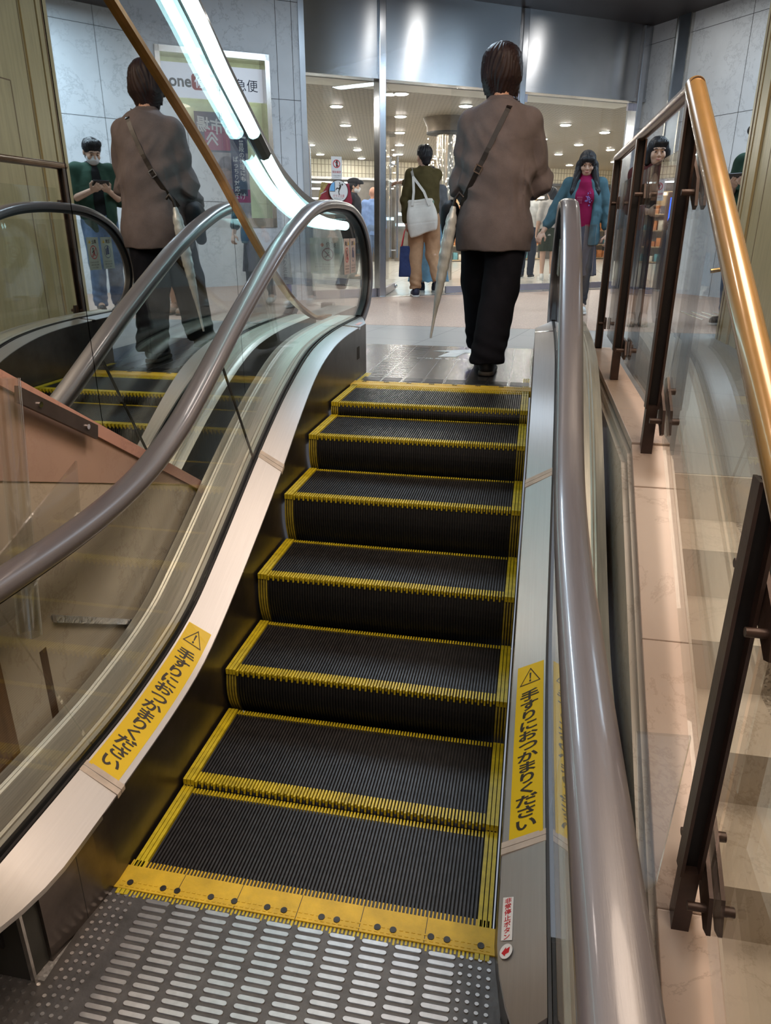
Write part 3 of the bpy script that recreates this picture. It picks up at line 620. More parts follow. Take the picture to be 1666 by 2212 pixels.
hp_ = catmull(hp_[::3], 4)
MB().sweep_yz(GX2, hp_, [(-.04, -.026), (-.04, .014), (-.02, .026), (.02, .026), (.04, .014), (.04, -.026)]).build('handrail', mat('dark_rubber', (.055, .040, .035), .35, 0, .2, 8, coat=.3), ue, smooth=45)
def upane(y0, y1):
    yy = list(np.linspace(y0, y1, 14))
    MB().prism([(GX2 - .005, y, zt_(y) + .08) for y in yy] + [(GX2 - .005, y, max(Z1 + .12, zb_(y) - .04) if y < 3.5 else Z1 + .25) for y in reversed(yy)], (.010, 0, 0)).build('glass_panel', glass('upper_glass', (.965, .98, .985), 1.6, 0, 1.1), ue)
for a, b in ((-.5, 1.0), (1.004, 2.30), (2.304, 3.3), (3.304, 4.4)): upane(a, b)
MB().box((-1.10, 3.46, Z1), (-.88, 4.45, Z1 + .26)).build('newel_base', mat('newel_stone', (.27, .22, .18), .4, 0, .2, 10), ue)
# ---------------------------------------------------------------- clear acrylic guards
ga = thing('acrylic_guard', 'clear acrylic tube with wedge plate hung under the pink ledge on the left', 'guard', (-.74, .2, .9))
ax0, ax1 = V((-.74, .177, .649)), V((-.74, .27, 1.30))
t = MB(); t.tube([ax1, ax0], .030, 28, caps=False); t.tube([ax1, ax0], .0265, 28, caps=False); t.build('clear_tube', ACRYL, ga, smooth=60, fix=False)
MB().prism([(-.70, .085, .752), (-.70, .40, .91), (-.70, .42, 1.05), (-.70, -.04, .88), (-.70, -.045, .766)], (.006, 0, 0)).build('wedge_plate', ACRYL, ga)
br_ = MB().prism([(-.783, .345, 1.265), (-.783, .655, 1.085), (-.783, .645, 1.045), (-.783, .335, 1.225)], (.012, 0, 0)); br_.build('fixing_bracket', mat('bracket_steel', (.13, .105, .10), .4, .7, .2, 10), ga)
for y, z in ((.41, 1.203), (.60, 1.095)): MB().cyl((-.772, y, z), (-.765, y, z), .008, 12).build('screw', CHROME, ga)
tag(MB().prism([(.699, -.201, .857), (.783, -.201, .8615), (.772, -.201, .542), (.748, -.201, .50)], (0, .007, 0)).build('acrylic_wedge', ACRYL), 'clear triangular acrylic wedge guard beside the right handrail of the short escalator', 'guard')
# ---------------------------------------------------------------- entrance doors
MUL = mat('mullion_steel', (.50, .52, .56), .22, 1, .08, 6)
RAILB = mat('rail_steel', (.46, .46, .54), .28, .9, .08, 6)
for n_, u in ((7, 0.0), (8, 1.965), (9, 3.90)):
    m = MB(); uvbox(u - .045, -.10, Z1, u + .045, .08, 4.21, m); struct('trim_%d' % n_, m, MUL, bevel=.008)
def leaf(name, label, a, b, h=2.47, knob=True, bars=False, group=None):       # a, b: (u, v) hinge and free edge
    A, B = UV(a[0], a[1], Z1), UV(b[0], b[1], Z1); d = (B - A).normalized(); n = V((-d.y, d.x, 0)); L_ = (B - A).length
    t = thing(name, label, 'door', A, group)
    def bx(s0, s1, z0, z1, th, m): m.hexa([A + d * s0 - n * th + V((0, 0, z0)), A + d * s1 - n * th + V((0, 0, z0)), A + d * s1 + n * th + V((0, 0, z0)), A + d * s0 + n * th + V((0, 0, z0)),
                                          A + d * s0 - n * th + V((0, 0, z1)), A + d * s1 - n * th + V((0, 0, z1)), A + d * s1 + n * th + V((0, 0, z1)), A + d * s0 + n * th + V((0, 0, z1))]); return m
    bx(0, L_, .09, h, .006, MB()).build('pane', DGLASS, t)
    bx(0, L_, .012, .10, .02, MB()).build('bottom_rail', RAILB, t)
    bx(0, .09, h - .09, h, .018, MB()).build('patch_fitting', RAILB, t)
    if knob:
        m = MB(); c = A + d * (L_ - .1) + V((0, 0, .06)); m.ball(c - n * .035, .028, 12); m.build('knob', CHROME, t, smooth=60)
    if bars:
        for sg in (-1, 1):
            c = A + d * (L_ - .12) + n * .05 * sg; m = MB(); m.tube([c + V((0, 0, .45)), c + V((0, 0, 1.75))], .017, 14)
            for z in (.55, 1.65): m.tube([c + V((0, 0, z)), c - n * .05 * sg + V((0, 0, z))], .010, 8)
            m.build('pull_bar', CHROME, t, smooth=50)
    return t, A, d, n
leaf('glass_door', 'glass door swung open inward beside the left steel mullion, with long pull bars', (.06, .0), (.64, .95), bars=True)
leaf('glass_door', 'closed glass door behind the walking person in the brown sweater', (1.93, 0), (.98, 0))
leaf('glass_door', 'wide closed glass door behind the woman in the teal jacket', (2.01, 0), (3.0, 0))
leaf('glass_door', 'glass door leaf at the right end of the entrance', (3.86, 0), (3.02, 0), knob=False)
fx = MB(); uvbox(-1.0, -.006, Z1 + .09, -.05, .006, 3.30, fx); struct('window_1', fx, DGLASS)
fx = MB(); uvbox(-1.0, -.02, Z1 + .005, -.05, .02, Z1 + .10, fx); struct('trim_10', fx, RAILB)
fx = MB(); fx.tube([UV(-.93, -.05, Z1 + .5), UV(-.93, -.05, Z1 + 1.75)], .018, 12).tube([UV(-.90, .06, Z1 + .5), UV(-.90, .06, Z1 + 1.75)], .018, 12)
tag(fx.build('pull_bar_pair', CHROME, None, smooth=50), 'pair of upright steel pull bars on the fixed pane next to the white marble', 'door handle')
# stickers on the fixed pane
def onpane(u, z, off=-.010): return Flat(UV(u, off, z), DU, (0, 0, 1), .001)
f = onpane(-.575, 2.335); f.rect(-.068, -.125, .068, .125, 0).ring(0, .045, .036, .046, 1, 2).rect(-.008, .012, .016, .075, 2, 2).disc(.004, .078, .009, 2, 2).line((-.03, .075), (.03, .015), .007, 1, 3)
f.text('開放厳禁', 0, -.045, .03, 1, 2, width=.108).text('ドアは必ず閉めて', 0, -.085, .014, 2, 2, width=.106).text('ください', 0, -.104, .013, 2, 2, width=.066)
tag(f.build('door_notice', [WHITE, RED, INK]), 'white door notice with a red prohibition ring above red characters', 'sign')
f = onpane(-.555, 2.078); f.disc(0, 0, .127, 2, 1).disc(0, 0, .119, 0, 2)
f.poly([(-.115, .0), (-.050, .0), (-.050, .104), (-.085, .082), (-.106, .05)], 3, 3).line((-.049, .104), (-.049, -.004), .007, 2, 3).line((-.115, -.003), (-.046, -.003), .007, 2, 3)
for a, b, w_ in (((.028, .065), (.010, .02), .022), ((.010, .025), (-.024, .034), .013), ((-.024, .034), (-.034, .012), .011), ((.010, .022), (.0, -.014), .013), ((.0, -.014), (.010, -.045), .011), ((.028, .063), (.012, .098), .010), ((.025, .058), (.004, .070), .009)): f.line(a, b, w_, 2, 3)
f.disc(.048, .074, .011, 2, 3)
f.text('ガラス注意', 0, -.042 - .012, .036, 1, 3, width=.150).text('開閉の際はガラスにご注意', 0, -.082, .013, 2, 3, width=.12).text('ください', 0, -.098, .012, 2, 3, width=.07)
tag(f.build('glass_warning_sticker', [WHITE, RED, INK, mat('sky_blue_print', (.18, .48, .85), .5, 0, .05, 5)]), 'round white sticker showing a figure falling from a blue glass pane', 'sticker')
f = onpane(-.60, 2.02, .03); f.poly([(-.17, -.20), (.20, -.20), (.24, -.05), (.20, .15), (-.07, .15), (-.19, -.02)], 0)
f.poly([(-.19, -.02), (-.07, .15), (-.16, .16), (-.25, -.20), (-.17, -.20)], 1)
for a, b in (((-.18, .02), (-.10, .06)), ((-.12, -.1), (-.02, -.02)), ((-.2, -.12), (-.14, -.05))): f.line(a, b, .008, 2, 2)
tag(f.build('door_poster', [mat('crimson_print', (.42, .02, .05), .5, 0, .2, 9), mat('gold_print', (.55, .38, .12), .5, 0, .4, 30), WHITE]), 'crimson and gold poster on the glass behind the round sticker', 'poster')
for u, z in ((1.70, 2.12), (3.32, 2.13)):
    f = onpane(u, z); f.rect(-.068, -.125, .068, .125, 0).ring(0, .045, .036, .046, 1, 2).rect(-.008, .012, .016, .075, 2, 2).line((-.03, .075), (.03, .015), .007, 1, 3).text('開放厳禁', 0, -.045, .03, 1, 2, width=.108).text('ドアは必ず閉めて', 0, -.085, .014, 2, 2, width=.106)
    tag(f.build('door_notice', [WHITE, RED, INK]), 'white door notice half hidden by the sleeve of the brown sweater' if u < 2 else 'white door notice seen to the right of the teal jacket', 'sign')
# ---------------------------------------------------------------- mall interior
ZC = 3.35
struct('ceiling', uvbox(-9, .12, ZC, 18, 14, ZC + .3), bricks('grille_ceiling', (.014, .011, .008), (.27, .225, .17), .115, .060, .019, .5, .55, -.55 - TH * 0 + .35))
struct('ceiling', uvbox(-1.0, .12, ZC - .05, 4, .55, ZC - .005), mat('ceiling_trim', (.62, .60, .54), .5, 0, .05, 4))
LENS = lamp('downlight_glow', (1., .95, .86), 190.); RIMM = mat('downlight_rim', (.75, .74, .70), .4, .2, .05, 5)
first = None
for i in range(-2, 6):
    for j in range(-2, 8):
        u = -.565 + .86 * i + 1.295 * j; v = .426 + 1.88 * i + .53 * j
        if v < .7 or v > 10 or u < -3.2 or u > 10.5: continue
        p = UV(u, v, ZC)
        if first is None:
            t = thing('downlight', 'round recessed downlight in the brown grille ceiling of the mall', 'ceiling light', p, 'downlights of the mall ceiling')
            m = MB().tube([p + V((0, 0, -.012)), p + V((0, 0, .001))], .105, 24); rim = m.build('rim', RIMM, t)
            m = MB().tube([p + V((0, 0, -.018)), p + V((0, 0, -.0125))], .082, 24); le = m.build('lens', LENS, t); first = (t, rim, le)
        else:
            t = first[0].copy(); col.objects.link(t); t.location = p; ORG[t.name] = p
            for o in first[1:]: c = o.copy(); col.objects.link(c); c.parent = t
FV = 10.5
fw = MB(); uvbox(-9, FV, 2.93, 18, FV + .2, ZC + .1, fw)
struct('wall_far', fw, bricks('cream_tile_band', (.60, .55, .43), (.22, .19, .14), .085, .19, .008, 0, .4, (PI / 2, 0, 0)))
fw = MB(); uvbox(-9, FV + .02, Z1, 18, FV + .25, 2.93, fw); struct('wall_shop', fw, mat('shop_dark', (.13, .115, .10), .5, 0, .4, 2))
fw = MB(); uvbox(-9, FV - .05, 2.88, 18, FV + .02, 2.94, fw); struct('trim_11', fw, STEEL)
struct('wall_end', uvbox(-9.2, 0, Z1, -9, 14, ZC), WMARB); struct('wall_end', uvbox(18, 0, Z1, 18.2, 14, ZC), WMARB)
SG = lamp('shop_strip_glow', (.85, .97, 1.0), 5.)
for k, (u0, u1, v, z) in enumerate(((1.2, 3.4, 9.4, 2.72), (1.2, 3.0, 9.0, 2.55), (.9, 2.6, 9.6, 2.36), (.9, 2.7, 9.2, 2.22), (4.3, 5.4, 9.3, 2.78), (5.6, 6.9, 9.2, 2.76))):
    m = MB(); uvbox(u0, v, z, u1, v + .05, z + .035, m)
    tag(m.build('strip_light', SG), ['topmost pale strip light seen left of the door notice', 'second pale strip light from the top, left of the round sticker', 'third pale strip light, left of the crimson poster', 'lowest pale strip light, just above the curved handrail', 'pale strip light above the restroom sign', 'pale strip light right of the restroom sign, past the mullion'][k], 'strip light')
# restroom sign
f = Flat(UV(4.75, 8.2, 2.42), DU, (0, 0, 1), .004); f.rect(-.62, -.19, .62, .17, 0).rect(-.62, .17, .62, .21, 1)
for x in (.02, .26, .50): f.rect(x - .085, -.11, x + .085, .10, 2, 2)
f.disc(.0, .055, .018, 0, 3).rect(-.02, -.08, .018, .035, 0, 3).disc(.24, .055, .016, 0, 3).disc(.285, .055, .016, 0, 3).rect(.222, -.08, .255, .035, 0, 3).rect(.27, -.08, .30, .035, 0, 3).disc(.485, .06, .018, 0, 3).ring(.50, -.03, .028, .042, 0, 3).rect(.475, -.01, .495, .04, 0, 3)
f.mb.prism([f.p(-.62, -.19, 0), f.p(.62, -.19, 0), f.p(.62, .21, 0), f.p(-.62, .21, 0)], DV * .06, 0)
tag(f.build('restroom_sign', [mat('sign_cream', (.62, .57, .44), .5, 0, .05, 4), WHITE, INK]), 'cream hanging sign with three dark restroom pictograms', 'sign')
# shop lettering
f = Flat(UV(4.95, FV - .1, 1.93), DU, (0, 0, 1), .01); f.text('クリーニング', 0, 0, .55, 0, 1, bold=.012, width=2.3)
tag(f.build('shop_lettering', lamp('blue_letter_glow', (.55, .85, 1.0), 4.)), 'glowing pale blue shop lettering beside the man in the blue shirt', 'shop sign')
f = Flat(UV(9.35, FV - .1, 1.92), DU, (0, 0, 1), .01); f.text('サマ', 0, 0, .36, 0, 1, bold=.01, width=.75)
tag(f.build('shop_lettering', lamp('white_letter_glow', (1, 1, 1), 2.2)), 'white shop lettering left of the teal jacket sleeve', 'shop sign')
f = Flat(UV(11.8, FV - .1, 1.98), DU, (0, 0, 1), .01); f.text('アセソバ', 0, 0, .34, 0, 1, bold=.008, width=1.5)
tag(f.build('shop_lettering', MATS['white_letter_glow']), 'white shop lettering seen through the guard rail glass', 'shop sign')
# shop units along the far wall: counters, lit shelves, posters
rnd = random.Random(3)
def goods(mb, u0, u1, v, z0, n, hmax=.25):
    for q in range(n):
        a = u0 + (u1 - u0) * q / n + .01; uvbox(a, v, z0, a + (u1 - u0) / n * .75, v + .15, z0 + hmax * rnd.uniform(.4, 1), mb, rnd.randrange(4))
GOODS = [mat('goods_orange', (.62, .24, .08), .5, 0, .3, 9), mat('goods_cream', (.65, .60, .50), .5, 0, .2, 9), mat('goods_dark', (.10, .09, .10), .5, 0, .3, 9), mat('goods_teal', (.12, .30, .34), .5, 0, .3, 9)]
WARM = lamp('warm_shelf_glow', (1., .80, .50), 3.)
for k, (u, v, wid, lab) in enumerate(((5.9, 9.6, 1.2, 'left of the fairy light column'), (8.2, 9.9, 1.3, 'behind the person in green shorts'), (10.6, 9.9, 1.5, 'right of the teal jacket'), (12.8, 9.9, 1.6, 'behind the dark haired woman at the guard rail'))):
    t = thing('display_shelf', 'lit shop display shelf standing %s' % lab, 'shelf', UV(u, v, Z1), 'display shelves along the far side of the mall')
    m = MB(); uvbox(u, v + .4, Z1, u + wid, v + .45, 2.6, m); m.build('back_panel', mat('shelf_back', (.40, .33, .24), .5, 0, .2, 4), t)
    for z in (Z1 + .05, 1.25, 1.65, 2.05):
        m = MB(); uvbox(u, v, z - .03, u + wid, v + .4, z, m); s_ = m.build('shelf_board', mat('shelf_wood', (.45, .32, .18), .5, 0, .2, 6), t)
    m = MB(); uvbox(u, v + .02, 2.50, u + wid, v + .36, 2.56, m); m.build('canopy_light', WARM, t)
    for z in (Z1 + .05, 1.25, 1.65, 2.05):
        m = MB(); goods(m, u, u + wid, v + .08, z, 7); tag(m.build('goods_row', GOODS, t), kind='stuff')
t = MB(); uvbox(5.15, 8.4, 2.0, 5.75, 8.43, 2.35, t); tag(t.build('orange_banner', mat('orange_print', (.75, .20, .03), .5, 0, .1, 5)), 'plain orange banner hanging beyond the pull bars of the open door', 'banner')
t = MB(); uvbox(1.1, 9.9, Z1, 4.0, 10.3, 1.9, t); tag(t.build('shop_counter', mat('counter_grey', (.33, .33, .33), .4, 0, .1, 3)), 'long grey shop counter at the back left of the mall', 'counter')
# mirrored column with fairy lights
cc = UV(2.40, 2.75, 0); cl_ = thing('column', 'round metallic column under a flared brown hood in the mall', 'column', cc + V((0, 0, Z1)))
MB().tube([cc + V((0, 0, Z1)), cc + V((0, 0, ZC))], .16, 32).build('shaft', mat('column_steel', (.55, .50, .42), .2, .9, .1, 4), cl_, smooth=40)
MB().tube([cc + V((0, 0, 3.14)), cc + V((0, 0, 3.22)), cc + V((0, 0, ZC))], [.33, .335, .40], 40).build('hood', mat('hood_bronze', (.12, .095, .07), .45, .4, .2, 8), cl_, smooth=40)
MB().tube([cc + V((0, 0, 3.115)), cc + V((0, 0, 3.14))], .336, 40).build('hood_band', DARK, cl_, smooth=40)
cu = thing('string_lights', 'curtain of tiny white string lights hanging around the column hood', 'lights', cc + V((0, 0, 3.06)))
first_b = None
for i in range(90):
    a = rnd.uniform(0, 2 * PI); r_ = rnd.uniform(.22, .32); p = cc + V((r_ * math.cos(a), r_ * math.sin(a), rnd.uniform(2.2, 3.10)))
    if i < 14:
        MB().tube([V((p.x, p.y, 3.12)), V((p.x, p.y, 2.15))], .0015, 4).build('wire', CHROME, cu)
    if first_b is None:
        b0 = p; first_b = MB().ball(p, .009, 8).build('bulb', lamp('bulb_glow', (1, .97, .88), 14.), cu)
    else:
        c = first_b.copy(); col.objects.link(c); c.parent = cu; c.location = p - b0
m = MB(); m.box(tuple(cc + V((.40, -.36, Z1))), tuple(cc + V((.55, -.24, 2.2)))); po = m.build('display_board', mat('board_brown', (.16, .09, .06), .4, 0, .2, 6))
tag(po, 'narrow brown display board by the column with a blue lit strip', 'display')
MB().box(tuple(cc + V((.45, -.365, 1.75))), tuple(cc + V((.50, -.36, 2.12)))).build('blue_strip', lamp('blue_glow', (.02, .12, 1.), 3.), po)
ORG[po.name] = V((0, 0, 0))
# ---------------------------------------------------------------- shop window in the left marble wall
wt = thing('shop_window', 'steel framed shop window with a white phone repair sign in the left marble wall', 'window', UV(-2.0, -.1, 1.66))
m = MB()
for a in ((-2.62, -1.40, 3.36, 3.42), (-2.62, -1.40, 1.66, 1.76), (-2.62, -2.57, 1.66, 3.42), (-1.45, -1.40, 1.66, 3.42)): uvbox(a[0], -.185, a[2], a[1], .06, a[3], m)
m.build('frame', STEEL, wt)
m = MB(); uvbox(-2.57, .06, 1.7, -1.45, .09, 3.40, m); m.build('shop_interior', mat('lit_interior', (.55, .60, .36), .6, 0, .5, 2.5, emit=(.55, .62, .40), es=.25), wt)
f = Flat(UV(-2.01, -.03, 3.10), DU, (0, 0, 1), .002); f.rect(-.56, -.125, .56, .20, 0)
f.mb.prism([f.p(-.56, -.125, 0), f.p(.56, -.125, 0), f.p(.56, .20, 0), f.p(-.56, .20, 0)], DV * .05, 0)
f.text('iPhone', -.445, .03, .16, 1, 2, bold=.004, width=.43)
f.poly([(-.067 + (.118 if math.cos(a) > 0 else -.118) + .042 * math.cos(a), .03 + (.038 if math.sin(a) > 0 else -.038) + .042 * math.sin(a)) for a in np.linspace(.01, 2 * PI, 25)[:-1]], 2, 2)
f.text('修理', -.072, .03, .12, 0, 3, bold=.002, width=.25).text('救急便', .311, .03, .13, 3, 2, width=.385)
f.build('sign_panel', [lamp('sign_white', (.80, .84, .93), .35), mat('sign_grey', (.16, .17, .18), .5, 0, .1, 8), mat('sign_red', (.62, .05, .05), .5, 0, .05, 8), mat('sign_navy', (.02, .03, .07), .5, 0, .1, 8)], wt)
f = Flat(UV(-2.02, -.02, 2.35), DU, (0, 0, 1), .002)
f.rect(-.22, .10, .36, .50, 0).rect(-.12, .12, .28, .36, 1, 2).rect(-.22, -.60, .36, .10, 2, .5).rect(.16, -.35, .33, .30, 0, 2)
for q in (0, .05): f.line((-.10, .17 + q), (-.04, .25 + q), .02, 3, 3).line((-.04, .25 + q), (.02, .17 + q), .02, 3, 3)
P_, F_ = glyphs('いちち市場', .17, bold=.004); P_ = P_ * [-.86, .95]; f.mb.add([f.p(.16 + a, .34 + b - a * .12, 4) for a, b in P_], F_, 3)
f.text('普段の修理にも', .285, .02, .062, 3, 3, vertical=True, bold=.001).text('ばっちり対応', .21, -.12, .062, 3, 3, vertical=True, bold=.001)
f.rect(.08, -.42, .36, -.28, 1, 2).text('ぽけ', .23, -.35, .08, 3, 3)
f.build('window_posters', [mat('navy_print', (.07, .09, .17), .5, 0, .4, 6), mat('magenta_print', (.42, .03, .15), .5, 0, .15, 5), mat('grey_print', (.42, .38, .40), .5, 0, .5, 5), WHITE], wt)
m = MB(); uvbox(-2.57, -.06, 1.76, -1.45, -.05, 3.36, m); m.build('pane', DGLASS, wt)
# ---------------------------------------------------------------- small things round the escalator head
# slippery-floor sign: white cloth on a blue pole
sp = V((-2.20, 6.75, Z1)); sg_ = thing('slip_sign', 'white slippery-when-wet cloth sign hung on a blue-topped pole', 'sign', sp)
MB().tube([sp, sp + V((0, 0, .03))], .14, 24).build('pole_base', mat('blue_plastic', (.03, .08, .32), .4, 0, .1, 6), sg_)
MB().tube([sp + V((0, 0, .03)), sp + V((0, 0, .72))], .03, 16).build('pole', MATS['blue_plastic'], sg_)
MB().tube([sp + V((0, 0, .70)), sp + V((0, 0, .77)), sp + V((0, 0, .84))], [.062, .058, .035], 20).build('pole_cap', MATS['blue_plastic'], sg_, smooth=50)
ex = V((.86, -.50, 0)).normalized(); n_ = V((-.50, -.86, 0)).normalized()
f = Flat(sp + n_ * .07 + V((0, 0, .46)), ex, V((.0, .0, 1)), .002)
q = [(-.14, .24), (.10, .24), (.15, -.20), (-.03, -.20)]; f.poly(q, 0); f.mb.prism([f.p(a, b, -2) for a, b in q], n_ * -.004, 0)
f.text('雨滑り注意', .04, .02, .072, 1, 2, vertical=True); f.build('cloth', [mat('cloth_white', (.62, .66, .68), .7, 0, .06, 9), INK], sg_)
# danger poster on an acrylic stand and notices on the newel glass
st_ = thing('danger_poster', 'pale danger poster with a red prohibition ring on a clear stand', 'poster', (-1.228, 4.87, Z1))
MB().box((-1.37, 4.868, Z1 + .24), (-1.085, 4.876, 1.66)).build('acrylic_sheet', ACRYL, st_)
MB().box((-1.28, 4.83, Z1), (-1.18, 4.92, Z1 + .24)).build('stand_foot', DARK, st_)
f = Flat((-1.228, 4.864, 1.432), (1, 0, 0), (0, 0, 1), .001); f.rect(-.14, -.14, .14, .14, 0)
f.ring(.01, .012, .042, .050, 1, 2).line((-.024, .046), (.044, -.022), .009, 1, 3).line((-.02, -.01), (.03, .01), .006, 3, 2).line((-.01, -.02), (.02, .03), .005, 3, 2)
f.poly([(-.052, .085), (-.035, .102), (-.018, .085), (-.035, .068)], 2, 2).text('危険', .038, .085, .05, 3, 2, width=.085)
for z, t_ in ((-.065, 'エスカレーターから身を乗り出すと'), (-.085, '落下や転倒のおそれがあり危険です'), (-.105, 'ご注意ください')): f.text(t_, 0, z, .014, 3, 2, width=.2 if z > -.1 else .12)
f.build('poster_print', [mat('pale_green_paper', (.76, .82, .70), .6, 0, .05, 5), mat('dark_red_print', (.25, .03, .04), .5, 0, .1, 5), mat('orange_red_print', (.60, .15, .04), .5, 0, .1, 5), INK], st_)
PAP = mat('pink_paper', (.66, .53, .48), .6, 0, .05, 5); PAPG = mat('green_paper', (.50, .58, .52), .6, 0, .05, 5); BLUEP = mat('dark_blue_print', (.02, .05, .16), .5, 0, .1, 8)
def notice(sg, y, kind):
    ex = (0, 1, 0) if sg < 0 else (0, -1, 0)                # print faces the steps
    f = Flat((sg * (GX - .0065), y, 1.487), ex, (0, 0, 1), .0008); f.rect(-.066, -.098, .066, .098, 0)
    f.text('注意' if kind else '禁止', -.015, .072, .026, 1, 2, bold=.0006).poly([(.02, .062), (.048, .062), (.034, .086)], 4, 2)
    if kind: f.disc(-.008, .040, .007, 3, 2).rect(-.018, -.008, .006, .034, 3, 2).rect(.010, -.012, .022, .016, 3, 2).disc(.016, .022, .006, 3, 2).ring(0, .008, .037, .040, 3, 2)
    else: f.ring(0, .008, .036, .041, 2, 2).line((-.026, .034), (.026, -.018), .005, 2, 3).disc(.004, .030, .007, 1, 2).line((.004, .022), (-.006, .0), .012, 1, 2).line((-.006, .0), (.012, -.02), .006, 2, 2).line((-.004, .0), (-.018, -.016), .006, 2, 2).line((.0, .016), (.02, .006), .005, 1, 2)
    for q, t_ in enumerate(('手すりにつかまり', '黄色い線の内側に', 'お乗りください')): f.text(t_, .005, -.052 - q * .016, .010, 1, 2, width=.09 if q < 2 else .07)
    return tag(f.build('safety_notice', [PAP if sg < 0 else PAPG, INK, RED, BLUEP, mat('amber_print', (.65, .45, .02), .5, 0, .1, 5)]), ('%s notice on the %s newel glass of the escalator, %s of its pair' % ('blue figure' if kind else 'red ring', 'left' if sg < 0 else 'right', 'farther' if (kind == (sg < 0)) else 'nearer')), 'sign')
notice(-1, 3.075, 0); notice(-1, 3.225, 1); notice(1, 3.20, 0); notice(1, 3.36, 1)
tag(MB().box((.715, 2.90, 1.12), (.772, 2.908, 1.66)).build('acrylic_sheet', ACRYL), 'small upright clear acrylic sheet beside the right newel', 'guard')
for k in range(4):
    m = MB(); x = 2.0 + k * .11; m.tube([(x + .12, 6.45, Z1 + .003), (x + .04, 7.2, Z1 + .003)], .012, 8)
    tag(m.build('tactile_bar', CHROME), 'raised steel guide bar set in the red granite floor by the guard rail', 'floor bar', 'steel guide bars in the landing floor')
